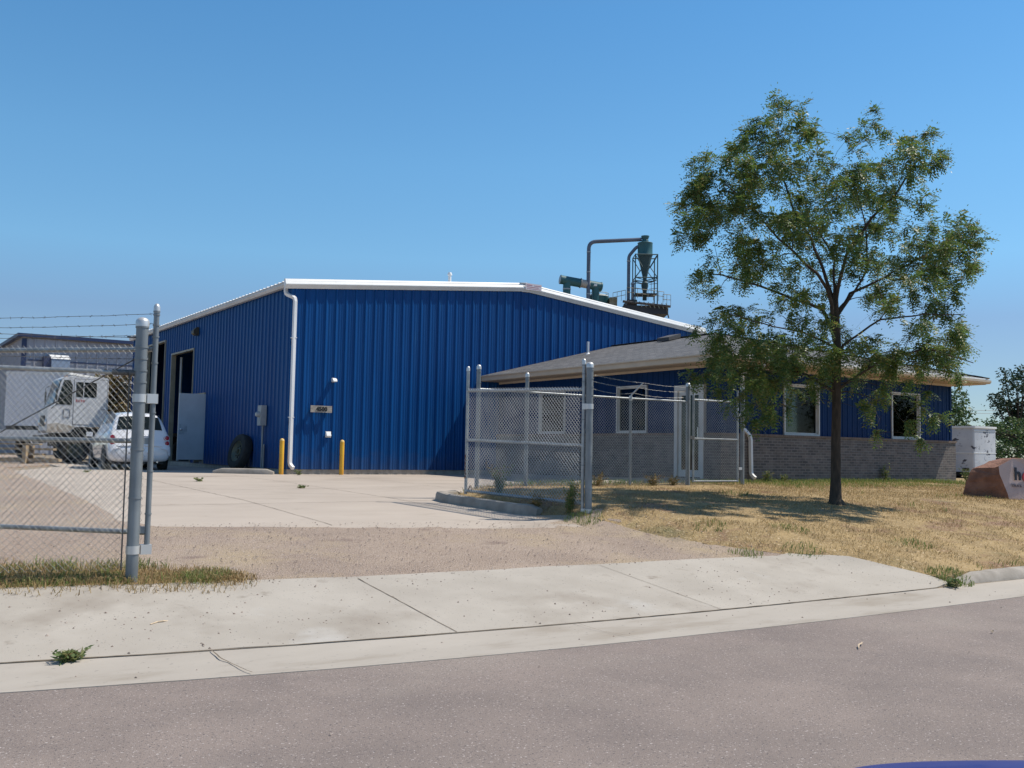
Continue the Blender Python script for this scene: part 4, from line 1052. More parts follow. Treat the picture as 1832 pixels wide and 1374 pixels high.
# lumber lying at the edge of the yard
for k, (X0, X1, Y, z, hh, dm) in enumerate([(-19.6, -15.75, 34.3, .98, .10, 0), (-20.2, -16.0, 34.6, .98, .12, .02), (-19.3, -16.35, 34.35, 1.18, .06, .01), (-20.4, -16.05, 34.5, 1.36, .08, 0), (-19.8, -16.5, 34.4, 1.53, .055, .02)]):
    a, b = at(X0, Y, z + H(*at(X0, Y, 0).xy) - .85), at(X1, Y + .1, z + H(*at(X1, Y, 0).xy) - .85)
    d = (b - a).normalized(); s_ = Vector((-d.y, d.x, 0))
    o = build('timber', MB().obox((a + b) / 2, d, s_, (0, 0, 1), (b - a).length / 2, .14, hh / 2), WOOD)
    tag(o, ['grey timber beam lying lowest in the stack beyond the left fence', 'thick timber beam low at the back of the stack beyond the left fence', 'thin plank in the middle of the stack beyond the left fence', 'long pale timber second from the top of the stack beyond the left fence', 'thin plank lying on top of the stack beyond the left fence'][k], 'timber', 'timbers stacked beyond the left fence')
for k, X in enumerate((-19.2, -16.9)):
    a = at(X, 34.45, .9); o = build('timber_bearer', MB().obox((a.x, a.y, 1.16), FWD, RGT, (0, 0, 1), .32, .06, .33), WOOD)
    tag(o, ['upright bearer block under the far end of the timber stack', 'upright bearer block under the right end of the timber stack'][k], 'timber')

# enclosed cargo trailer beyond the office corner
tp = at(16.04, 34.0, .9)
t = thing('cargo_trailer', (tp.x, tp.y, .86), 'white enclosed cargo trailer with black scuff marks beyond the right end of the office', 'trailer', rz=radians(-34 - 55))
zt = .12
bd = build('box_body', rbox(-3.2, 0, 0, 1.45, .30, 1.83, .07, 3), TRAILW, t, smooth=True, local=True)
build('roof', rbox(-3.24, .04, -.04, 1.49, 1.83, 1.90, .09, 4), WHITE_TRIM, bd, smooth=True, local=True)
build('belt_trim', MB().box(-3.2, .006, -.008, .0, .95, .975).box(0, .008, 0, 1.45, .95, .975).box(0, .008, 0, 1.45, 1.72, 1.745), WHITE_TRIM, bd, local=True)
build('frame', MB().box(-3.1, -.05, .1, 1.35, .16, .30), BLACKPL, t, local=True)
build('marker_plate', MB().box(-.42, -.18, -.012, -.002, .34, .44), BLACKPL, t, local=True)
for y, s_ in ((-.02, -1), (1.47, 1)):
    w_ = bpy.data.objects.new('wheel', None); COL.objects.link(w_); w_.parent = t
    build('tyre', MB().lathe([(.17, -.09), (.28, -.09), (.31, -.06), (.31, .06), (.28, .09), (.17, .09)], (-1.6, y, .30), (0, s_, 0), 24), RUBBER, w_, smooth=True, local=True)
    build('rim', MB().lathe([(.18, .07), (.12, .05), (.05, .08), (0, .08)], (-1.6, y, .30), (0, s_, 0), 18), CHROME, w_, smooth=True, local=True)
build('tongue', MB().tube([(.0, .2, .28), (1.1, .72, .28), (.0, 1.25, .28)], .035, 6), BLACKPL, t, local=True)
# dark flat trailer lying behind the boulder
tp = at(17.6, 35.0, .9)
t = thing('flatbed_trailer', (tp.x, tp.y, .86), 'low rusty brown flatbed trailer just showing behind the sandstone sign', 'trailer', rz=radians(-34))
build('deck', MB().box(-1.2, 2.6, 0, 1.9, .68, .80), pmat('rusty_deck', (.13, .075, .06), (.08, .05, .045), scale=4, rough=.8), t, local=True)
build('side_rail', MB().box(-1.2, 2.6, -.03, .0, .55, .70), BLACKPL, t, local=True)
for x in (.4, 1.2):
    w_ = bpy.data.objects.new('wheel', None); COL.objects.link(w_); w_.parent = t
    build('tyre', MB().lathe([(.2, -.1), (.34, -.1), (.37, -.06), (.37, .06), (.34, .1), (.2, .1)], (x, .1, .37), (0, -1, 0), 22), RUBBER, w_, smooth=True, local=True)
    build('rim', MB().lathe([(.2, .06), (.1, .04), (0, .06)], (x, .1, .37), (0, -1, 0), 18), RIM_DARK, w_, smooth=True, local=True)
build('drawbar', MB().tube([(-1.2, .5, .62), (-2.3, .95, .6), (-1.2, 1.4, .62)], .04, 6), BLACKPL, t, local=True)

# blue car by the photographer: only the nose shows
SED = [(0.00, .38, .55, .62, .66, .5), (0.06, .28, .62, .74, .78, .62), (0.3, .22, .80, .90, .84, .68), (0.7, .2, .88, .985, .87, .70), (1.1, .2, .91, 1.0, .88, .68), (1.35, .2, .92, 1.16, .885, .62), (1.8, .2, .92, 1.38, .89, .56), (2.4, .2, .92, 1.41, .89, .56),
       (3.0, .2, .91, 1.32, .885, .57), (3.45, .2, .89, 1.02, .88, .66), (3.8, .2, .86, .955, .87, .70), (4.2, .22, .80, .89, .84, .68), (4.42, .26, .72, .81, .79, .60), (4.52, .34, .62, .69, .68, .48)]

cp = at(1.40, -1.795, 0)
t = thing('parked_car', (cp.x, cp.y, 0), 'dark blue car whose shiny nose just enters the bottom right corner', 'car', rz=-TH - radians(2))
mb, R = loft(SED)
build('body', mb, CARBLUE, t, smooth=True, local=True, sub=2, uv=False)
build('windscreen', patch(R, 8.15, 8.92, 7.6, 10.99, .012, 6, 8), GLASS_DARK, t, smooth=True, local=True, uv=False)
build('rear_window', patch(R, 4.15, 5.8, 7.6, 10.99, .012, 6, 8), GLASS_DARK, t, smooth=True, local=True, uv=False)
build('side_window', patch(R, 5.3, 8.6, 6.9, 8.0, .012, 10, 3), GLASS_DARK, t, smooth=True, local=True, uv=False)
for sx in (-1, 1):
    for y in (.95, 3.62): wheel(t, sx * .79, y, .315, .315, .21, sx, CHROME)
    build('headlight', MB().obox((sx * .60, 4.42, .62), (1, -.35 * sx, 0), (.35 * sx, 1, 0), (0, 0, 1), .14, .05, .06), CHROME, t, local=True)
    build('tail_lamp', MB().obox((sx * .62, .04, .66), (1, .2 * sx, 0), (-.2 * sx, 1, 0), (0, 0, 1), .12, .04, .06), RED_LENS, t, local=True)
    build('wing_mirror', MB().obox((sx * .99, 3.05, .98), (1, 0, 0), (0, 1, 0), (0, 0, 1), .09, .05, .06), CARBLUE, t, local=True)
build('underbody', MB().box(-.7, .7, .3, 4.2, .18, .3), BLACKPL, t, local=True)

# ================================================================ sandstone sign
BY = 20.9
def bpnt(X, z, d): return at(X, BY + d, z)
zb0 = .66
t = thing('stone_sign', at(10.9, BY, .72), 'rough red sandstone boulder with a smooth painted face reading truck on the lawn', 'sign')
# side outline (shaded), face outline; depth given ahead of the front plane
face = [(10.43, 1.465, .10), (10.73, 1.63, .12), (10.95, 1.64, .14), (11.6, 1.60, .25), (12.05, 1.42, .36), (12.25, 1.05, .42), (12.2, zb0 - .05, .42), (10.62, zb0 + .0, .0), (10.565, .88, .0), (10.49, 1.10, .02), (10.43, 1.29, .06)]
fv = [bpnt(*p) for p in face]
back = [(10.10, 1.39, .55), (10.55, 1.58, .75), (10.95, 1.62, .95), (11.6, 1.55, 1.1), (12.1, 1.35, 1.15), (12.3, 1.0, 1.15), (12.3, zb0 - .05, 1.15), (9.90, zb0 - .04, .50), (9.85, .86, .52), (9.93, 1.10, .54), (10.04, 1.32, .54)]
bv = [bpnt(*p) for p in back]
mb = MB(); n = len(fv)
mb.add(fv + bv, [(k, (k + 1) % n, (k + 1) % n + n, k + n) for k in range(n)] + [tuple(range(n, 2 * n))])
bm = bmesh.new()
me = bpy.data.meshes.new('rough'); me.from_pydata(mb.v, [], mb.f); bm.from_mesh(me)
bmesh.ops.triangulate(bm, faces=bm.faces); bmesh.ops.subdivide_edges(bm, edges=bm.edges, cuts=4, use_grid_fill=True)
rim = {tuple(round(c, 3) for c in p) for p in fv}
for v in bm.verts:
    edge = any(len(e.link_faces) == 1 for e in v.link_edges)
    k = .0 if edge else .035
    v.co += Vector((noise.noise(v.co * 2.2), noise.noise(v.co * 2.2 + Vector((9, 0, 0))), noise.noise(v.co * 2.2 + Vector((0, 9, 0))))) * k * 1.6 + Vector((noise.noise(v.co * 8), noise.noise(v.co * 8 + Vector((5, 0, 0))), 0)) * k * .4
mb2 = MB(); bm.verts.ensure_lookup_table(); mb2.v = [tuple(v.co) for v in bm.verts]; mb2.f = [tuple(v.index for v in f.verts) for f in bm.faces]; bm.free(); bpy.data.meshes.remove(me)
build('boulder', mb2, STONE, t, uv=False)
fc = build('painted_face', MB().add(fv, [tuple(range(n))]), STONEF, t, uv=False, fix=False)
# lettering: the face plane leans and turns a little, so place it on a frame fitted to the face
pA, pB, pC = bpnt(10.62, zb0, 0), bpnt(12.2, zb0 - .05, .42), bpnt(10.95, 1.64, .14)
ex = (pB - pA).normalized(); en = ex.cross(pC - pA).normalized(); eu = en.cross(ex).normalized()
if en.dot(CAM - pA) < 0: en = -en
def on_face(X, z):
    dpt = bpnt(X, z, 0) - CAM; k = (pA - CAM).dot(en) / dpt.dot(en); return CAM + dpt * k + en * .012
def fmat(X, z):
    p = on_face(X, z); M = Matrix((ex.to_4d(), eu.to_4d(), en.to_4d(), (0, 0, 0, 1))).transposed()
    M = Matrix(((ex.x, eu.x, en.x, p.x), (ex.y, eu.y, en.y, p.y), (ex.z, eu.z, en.z, p.z), (0, 0, 0, 1))); return M
hb = MB()
text('letter', 'h', .37, INKB, fc, fmat(10.775, 1.295), .006, .010)
mb = MB(); Mo = fmat(10.965, 1.245); cc = Mo.translation
mb.lathe([(.11, -.004), (.11, .008), (.050, .008), (.050, -.004), (.11, -.004)], cc, en, 26)
build('red_letter', mb, INKR, fc, smooth=False, uv=False)
text('lettering', 'TRUCK', .082, INKG, fc, fmat(10.755, 1.055), .004, .0)
text('lettering', 'A', .082, INKG, fc, fmat(10.935, 1.045), .004, .0)

# ================================================================ far things on the left
t = thing('grey_building', (6, 46, .85), 'big pale grey steel building with navy roof edge behind the truck', 'building')
U0, V0 = -1.39, 40.76; ET = 8.2
siding('wall', (U0, V0, 0), (1, 0, 0), (0, -1, 0), 18, .85, lambda s: ET - .2, [], BGGREY, t, [(0, 0), (.03, .05), (.09, .05), (.12, 0)], .61)
siding('wall', (U0, V0, 0), (0, 1, 0), (-1, 0, 0), 16, .85, lambda s: ET - .2, [], BGGREY, t, [(0, 0), (.03, .05), (.09, .05), (.12, 0)], .61)
build('roof', MB().box(U0 - .3, 17, V0 - .3, V0 + 16.3, ET - .02, ET + .05), BGGREY, t)
build('eave_trim', MB().box(U0 - .35, 17.05, V0 - .35, V0 - .06, ET - .14, ET + .06).box(U0 - .35, U0 - .06, V0 - .06, V0 + 16.35, ET - .14, ET + .06), BGBLUE, t)
build('corner_trim', MB().box(U0 - .07, U0 + .2, V0 - .07, V0 - .05, .85, ET - .21).box(U0 - .07, U0 - .05, V0 - .05, V0 + .12, .85, ET - .21), BGBLUE, t)
build('girt_line', MB().box(U0 + .3, 16.6, V0 - .062, V0 - .05, 6.62, 6.70), BGBLUE, t)
p = at(-27.15, 59.2, 6.07)
t = thing('wall_cooler', (p.x, V0 - .5, 6.05), 'boxy white-topped cooler unit fixed high on the grey building wall', 'cooler')
build('cabinet', MB().box(p.x - .5, p.x + .55, V0 - 1.0, V0 - .06, 6.08, 6.75), pmat('pale_blue_cabinet', (.26, .33, .44), rough=.5), t)
build('lid', MB().prism([(p.x - .53, V0 - 1.03, 6.75), (p.x - .53, V0 - .07, 7.08), (p.x - .53, V0 - .07, 6.75)], (1.11, 0, 0)), WHITE_ROOF, t)
build('duct', MB().box(p.x - .9, p.x - .5, V0 - .8, V0 - .06, 6.0, 6.9), pmat('dark_blue_duct', (.05, .06, .12), rough=.5), t)

# ================================================================ distant plant seen over the roof
PY = 100.0
def pp(X, Z, d=0): return at(X, PY + d, Z)
t = thing('plant_building', pp(10, .9, 4), 'dark industrial block with a steel rooftop gallery behind the warehouse', 'building')
def abox(mb, X0, X1, d0, d1, z0, z1):
    c = pp((X0 + X1) / 2, (z0 + z1) / 2, (d0 + d1) / 2); return mb.obox(c, RGT, FWD, (0, 0, 1), (X1 - X0) / 2, (d1 - d0) / 2, (z1 - z0) / 2)
build('walls', abox(MB(), -2, 15.2, 1.5, 16, .8, 15.4), STEELD, t)
build('gallery', abox(abox(MB(), 11.3, 15.9, -.2, 3, 15.9, 16.75), 11.7, 12.7, -.1, 3, 16.75, 17.35), pmat('dark_gallery_steel', (.045, .048, .055), (.03, .032, .04), scale=.8, rough=.7), t)
mb = MB(); mb.tube([pp(11.2, 17.1, -.4), pp(16.1, 16.65, -.4)], .13, 8); mb.tube([pp(15.6, 16.8, -.2), pp(15.95, 15.5, -.2)], .07, 6); mb.tube([pp(11.4, 16.9, -.2), pp(10.9, 15.4, -.2)], .07, 6)
build('edge_pipe', mb, STEELD, t)
def railing(mb, X0, z0, X1, z1, d, n, h=1.0, r=.03):
    for k in range(n + 1):
        X = X0 + (X1 - X0) * k / n; z = z0 + (z1 - z0) * k / n; mb.tube([pp(X, z, d), pp(X, z + h, d)], r, 4)
    for f in (1, .52): mb.tube([pp(X0, z0 + h * f, d), pp(X1, z1 + h * f, d)], r, 4)
    return mb
mb = MB(); railing(mb, 11.6, 17.55, 15.4, 17.15, -.45, 7); railing(mb, 15.3, 16.8, 16.1, 16.75, -.45, 2, 1.1); railing(mb, 10.2, 17.0, 11.5, 17.3, -.2, 3, 1.0)
for k in range(7): mb.tube([pp(12.9 + k * .45, 17.15 - k * .03, -.45), pp(13.15 + k * .45, 16.55 - k * .03, -.45)], .045, 4)
build('railing', mb, RAILY, t)
t = thing('cyclone_separator', pp(13.58, 15.9, 1), 'tall teal cyclone dust separator on a braced steel frame above the roof line', 'cyclone')
c = pp(13.57, 0, .6)
build('barrel', MB().lathe([(0, 23.42), (.76, 23.42), (.80, 23.38), (.77, 23.3), (.77, 22.15), (.80, 22.08), (.74, 22.0)], c, n=24), TEAL, t, smooth=True)
build('cone', MB().lathe([(.74, 22.02), (.20, 19.65), (.20, 19.35), (.36, 19.2), (.36, 18.85), (.22, 18.3), (.22, 17.4)], c, n=24), TEAL_DARK, t, smooth=True)
build('outlet_cap', MB().lathe([(.36, 23.42), (.36, 23.65), (.30, 23.75), (.43, 24.10), (.43, 24.14), (0, 24.14)], c, n=24), TEAL, t, smooth=True)
legs = [(12.44, -.5), (14.72, -.5), (12.44, 1.7), (14.72, 1.7)]
for X, d in legs: build('leg', MB().tube([pp(X, 16.9, d), pp(X, 22.05, d)], .06, 4, True, pi / 4), TEAL_DARK, t)
mb = MB()
for d in (-.5, 1.7):
    for z in (22.0, 19.6): mb.tube([pp(12.44, z, d), pp(14.72, z, d)], .06, 4)
    for a, b in (((12.44, 19.6), (13.4, 20.9)), ((12.44, 21.9), (13.25, 20.6)), ((14.72, 19.6), (13.8, 20.9)), ((14.72, 21.9), (13.95, 20.6)), ((12.44, 19.6), (13.6, 19.3)), ((14.72, 19.6), (13.6, 19.3))): mb.tube([pp(*a, d), pp(*b, d)], .045, 4)
for X in (12.44, 14.72):
    for z in (22.0, 19.6): mb.tube([pp(X, z, -.5), pp(X, z, 1.7)], .05, 4)
build('bracing', mb, TEAL_DARK, t)
mb = MB()
for z in (17.9, 18.5, 19.0, 19.3): mb.tube([pp(12.44, z, -.5), pp(13.2, z - .1, -.5)], .03, 4); mb.tube([pp(13.9, z - .1, -.5), pp(14.7, z, -.5)], .03, 4)
abox(mb, 12.5, 14.7, -.3, 1.5, 17.9, 18.02)
for X in (14.1, 14.4): mb.tube([pp(X, 18, -.4), pp(X, 19.3, -.4)], .03, 4)
build('platform', mb, STEELD, t)
def bend(pts, q=.7, n=6):
    P = []; pts = [Vector(p) for p in pts]
    for i, p in enumerate(pts):
        if 0 < i < len(pts) - 1:
            a = (pts[i - 1] - p).normalized(); b = (pts[i + 1] - p).normalized()
            for k in range(n + 1):
                s_ = k / n; P.append((p + a * q) * (1 - s_) ** 2 + p * 2 * s_ * (1 - s_) + (p + b * q) * s_ ** 2)
        else: P.append(p)
    return P
t = thing('exhaust_duct', pp(7.72, 15.4, .6), 'long grey blue duct rising and bending over to the top of the cyclone', 'duct')
build('pipe', MB().tube(bend([pp(7.72, 15.4, .6), pp(7.72, 23.42, .6), pp(13.2, 23.78, .6)], .75), .20, 12), DUCTG, t, smooth=True)
mb = MB()
for z in (17.9, 20.2, 22.3): mb.lathe([(.2, 0), (.225, 0), (.225, .1), (.2, .1)], pp(7.72, z, .6), n=12)
build('flange', mb, GREY_BOX, t)
t = thing('inlet_duct', pp(11.88, 15.4, .6), 'shorter grey blue duct kinking into the side of the cyclone barrel', 'duct')
build('pipe', MB().tube(bend([pp(11.88, 15.4, .6), pp(11.88, 22.0, .6), pp(12.75, 23.05, .6), pp(13.0, 23.05, .6)], .3, 3), .17, 12), DUCTG, t, smooth=True)
build('collar', MB().lathe([(.17, 0), (.2, 0), (.2, .12), (.17, .12)], pp(11.88, 21.4, .6), n=12), GREY_BOX, t)
t = thing('exhaust_stack', pp(12.28, 15.4, .2), 'short grey stack beside the kinked duct at the foot of the cyclone', 'stack')
build('pipe', MB().lathe([(.16, 15.4), (.16, 19.0)], pp(12.28, 0, .2), n=12), DUCTG, t, smooth=True); build('rain_cap', MB().lathe([(.24, 19.0), (.10, 19.25), (0, 19.27)], pp(12.28, 0, .2), n=12), GREY_BOX, t, smooth=True)
t = thing('fan_duct', pp(5.4, 15.4, 1), 'fat teal elbow duct with a grey end lid lying above the roof slope', 'duct')
a, b = pp(4.75, 19.36, .2), pp(9.25, 18.80, 1.2); d = (b - a).normalized()
build('barrel', MB().lathe([(0, 0), (.46, 0), (.49, .02), (.49, .10), (.46, .12), (.46, 2.2)], a, d, 24), TEAL, t, smooth=True)
build('lid', MB().lathe([(0, -.012), (.42, -.012), (.45, 0)], a, d, 24), GREY_BOX, t, smooth=True)
build('pale_sleeve', MB().lathe([(.46, 2.2), (.53, 2.2), (.53, 2.26), (.43, 2.28), (.43, 3.2), (.46, 3.22)], a, d, 24), pmat('pale_sleeve_steel', (.42, .40, .36), (.32, .31, .30), scale=1, rough=.5), t, smooth=True)
build('motor_end', MB().lathe([(.46, 3.22), (.46, 4.35), (.50, 4.38), (.50, 4.5), (.44, 4.56), (0, 4.56)], a, d, 24), TEAL, t, smooth=True)
build('name_plate', MB().obox(a + d * 3.75 - FWD * .45 + Vector((0, 0, .0)), RGT, FWD, (0, 0, 1), .24, .03, .12), WHITE_TRIM, t)
build('drop_leg', MB().tube([a + d * .95 + Vector((0, 0, .1)), a + d * .75 + Vector((0, 0, -.55)), a + d * .75 + Vector((0, 0, -4.0))], [.46, .40, .38], 18), TEAL, t, smooth=True)
build('drop_leg', MB().tube([b + d * -.75, b + d * -.75 + Vector((0, 0, -.6)), b + d * -.75 + Vector((0, 0, -3.4))], [.44, .40, .36], 18), TEAL, t, smooth=True)
build('collar', MB().lathe([(.38, 0), (.42, 0), (.42, .12), (.38, .12)], a + d * .75 + Vector((0, 0, -.95)), n=18), GREY_BOX, t)
t = thing('dust_tank', pp(8.9, 15.4, 2), 'squat teal tank with pale lid and ring handrail above the roof slope', 'tank')
build('shell', MB().lathe([(1.15, 15.4), (1.15, 17.85), (1.18, 17.9)], pp(8.85, 0, 2), n=28), TEAL, t, smooth=True)
build('lid', MB().lathe([(1.18, 17.9), (.9, 18.1), (.3, 18.2), (0, 18.2)], pp(8.85, 0, 2), n=28), pmat('pale_tank_lid', (.50, .52, .48), rough=.5), t, smooth=True)
mb = MB(); ring = [pp(8.85 + 1.1 * cos(k * pi / 8), 18.25, 2 + 1.1 * sin(k * pi / 8)) for k in range(17)]
mb.tube(ring, .03, 4)
for q in ring[:-1:2]: mb.tube([q, q - Vector((0, 0, .45))], .025, 4)
build('handrail', mb, RAILY, t)
build('side_box', abox(MB(), 9.95, 10.75, .8, 2.2, 15.4, 17.7), pmat('ochre_panel', (.20, .16, .08), (.26, .24, .18), scale=2, rough=.7), t)

# utility wires far behind the office
for k, (X, Y) in enumerate(((15.0, 60.0), (44.0, 66.0))):
    p = at(X, Y, .9); t = thing('utility_pole', p, ['wooden utility pole standing hidden behind the office', 'wooden utility pole off to the right beyond the trees'][k], 'utility pole')
    build('pole', MB().lathe([(.14, .5), (.10, 5.6)], (p.x, p.y, 0), n=10), WOOD, t, smooth=True); build('crossarm', MB().obox((p.x, p.y, 5.2), FWD, RGT, (0, 0, 1), .8, .06, .06), WOOD, t)
for k, z in enumerate((5.28, 5.05)):
    a, b = at(15, 60.4 - .8 * k, z), at(44, 66.4 - .8 * k, z); mb = MB(); mb.tube([a.lerp(b, q / 20) - Vector((0, 0, .5 * 4 * (q / 20) * (1 - q / 20))) for q in range(21)], .012, 4)
    o = build('utility_wire', mb, BARB); tag(o, ['upper faint utility wire in the sky gap right of the office eave', 'lower faint utility wire in the sky gap right of the office eave'][k], 'wire')

# ================================================================ trees
def leafquads(V, F, c, dirv, nrm, ln, wd):
    """one pointed leaflet of four corners"""
    o = len(V); d = dirv * ln; s_ = dirv.cross(nrm)
    if s_.length < 1e-6: return
    s_.normalize(); s_ = s_ * wd * .5
    V += [tuple(c), tuple(c + d * .45 + s_), tuple(c + d), tuple(c + d * .45 - s_)]; F.append((o, o + 1, o + 2, o + 3))
def rv(rng):
    while True:
        v = Vector((rng.uniform(-1, 1), rng.uniform(-1, 1), rng.uniform(-1, 1)))
        if .05 < v.length < 1: return v.normalized()
CL = [(-144,699,19),(-154,670,26),(-129,659,26),(-176,648,21),(-186,633,14),(-97,711,15),(-94,686,17),(-101,729,10),(-119,725,8),(-86,733,8),(-44,676,15),(-35,692,8),(-47,625,15),(-108,634,26),(-79,635,16),(-65,657,12),(-247,606,17),(-257,617,8),(-222,589,28),(-250,570,28),(-271,548,21),(-285,544,10),(-214,549,31),(-179,579,30),(-143,601,26),(-115,598,26),(-129,565,30),(-239,527,26),(-186,535,30),(-211,611,10),(-278,501,17),(-282,490,14),(-246,491,26),(-211,499,28),(-168,492,28),(-133,479,26),(-210,445,23),(-175,435,28),(-221,416,23),(-239,405,14),(-186,406,23),(-133,429,28),(-101,447,26),(-97,494,26),(-157,407,17),(-79,581,26),(-26,592,21),(-15,600,14),(-58,552,30),(-15,560,30),(-37,524,30),(-1,539,23),(20,554,23),(-9,503,24),(-58,484,23),(27,518,24),(48,496,19),(2,445,26),(-44,437,26),(33,414,30),(-80,408,19),(-9,413,23),(-79,530,21),(17,662,10),(19,648,10),(20,630,16),(56,696,15),(49,688,11),(74,670,13),(78,652,10),(31,604,21),(92,624,26),(81,587,26),(63,569,26),(117,631,19),(149,668,17),(135,657,14),(167,665,12),(199,640,17),(220,651,11),(206,626,9),(177,625,9),(109,584,26),(134,541,22),(148,542,12),(105,534,26),(112,562,23),(144,513,18),(91,504,22),(119,519,17),(179,517,13),(197,521,8),(197,499,16),(168,477,24),(204,481,24),(232,500,22),(254,493,11),(256,443,17),(274,447,8),(225,450,28),(182,445,28),(143,444,28),(175,416,28),(217,421,23),(238,411,10),(132,412,26),(97,440,21),(97,397,22),(139,377,22),(90,476,21),(55,461,16),(188,367,22),(203,374,12),(160,352,22),(216,339,17),(223,328,12),(181,331,19),(149,292,26),(195,289,26),(219,279,12),(114,298,19),(97,362,17),(61,368,17),(54,332,24),(79,308,19),(43,297,22),(30,357,14),(-147,364,19),(-161,360,12),(-129,372,12),(-97,362,22),(-108,337,22),(-51,359,12),(-221,331,18),(-228,320,14),(-192,317,22),(-154,322,26),(-115,301,28),(-73,309,26),(-27,310,26),(-220,288,22),(-178,282,26),(-129,272,26),(-80,273,24),(-45,274,24),(-24,271,21),(-256,314,12),(-210,267,17),(-255,230,16),(-237,226,12),(-215,249,25),(-175,260,30),(-205,209,20),(-155,210,28),(-185,177,18),(-125,240,30),(-94,221,28),(-114,185,22),(-135,160,16),(-147,144,9),(-64,252,28),(-44,222,22),(-24,262,28),(26,253,28),(46,215,18),(66,264,28),(107,255,28),(147,266,28),(187,266,26),(222,255,15),(242,242,9),(86,214,16),(66,186,10),(116,172,13),(126,210,11),(161,205,10),(166,180,9),(174,163,13),(196,161,8),(94,129,9),(160,120,6),(124,150,11),(-64,196,14),(6,213,14),(-79,171,10),(106,240,18),(167,246,16),(16,168,6),(207,282,18),(-165,154,8)]
LIMBS = [[(-.05, .55), (-.03, 1.5), (.0, 2.2), (.03, 2.64), (.01, 3.6), (0, 3.85)],
 [(-.0, 2.9), (-.11, 3.56), (-.23, 3.84), (-.44, 4.05), (-.83, 4.37), (-1.22, 4.65), (-1.68, 5.1), (-2.2, 5.5)],
 [(0, 3.4), (-.04, 3.81), (-.19, 4.31), (-.33, 4.81), (-.65, 5.38), (-.97, 6.35), (-.94, 6.9)], [(0, 3.5), (.03, 3.88), (.12, 4.46), (.55, 5.11), (.91, 5.48), (1.23, 6.02), (1.5, 6.18)],
 [(.02, 3.0), (.12, 3.49), (.4, 3.85), (.97, 4.15), (1.68, 4.49), (2.39, 4.86)], [(0, 3.0), (-.16, 3.56), (-.62, 3.76), (-1.15, 4.0), (-1.86, 4.28), (-2.28, 4.34)],
 [(.02, 2.3), (.05, 2.82), (.61, 3.25), (1.32, 3.34), (1.95, 3.31)], [(0, 2.3), (-.01, 2.75), (-.59, 2.98), (-1.29, 3.08), (-2.1, 3.24)],
 [(0, 2.0), (-.5, 2.42), (-1.1, 2.35), (-1.9, 2.45)], [(0, 2.05), (.65, 2.55), (1.3, 2.72), (1.95, 2.45)], [(0, 3.7), (.1, 4.5), (-.1, 5.1), (-.15, 5.5)], [(.0, 3.3), (.7, 4.3), (.75, 5.2), (.6, 6.2)]]
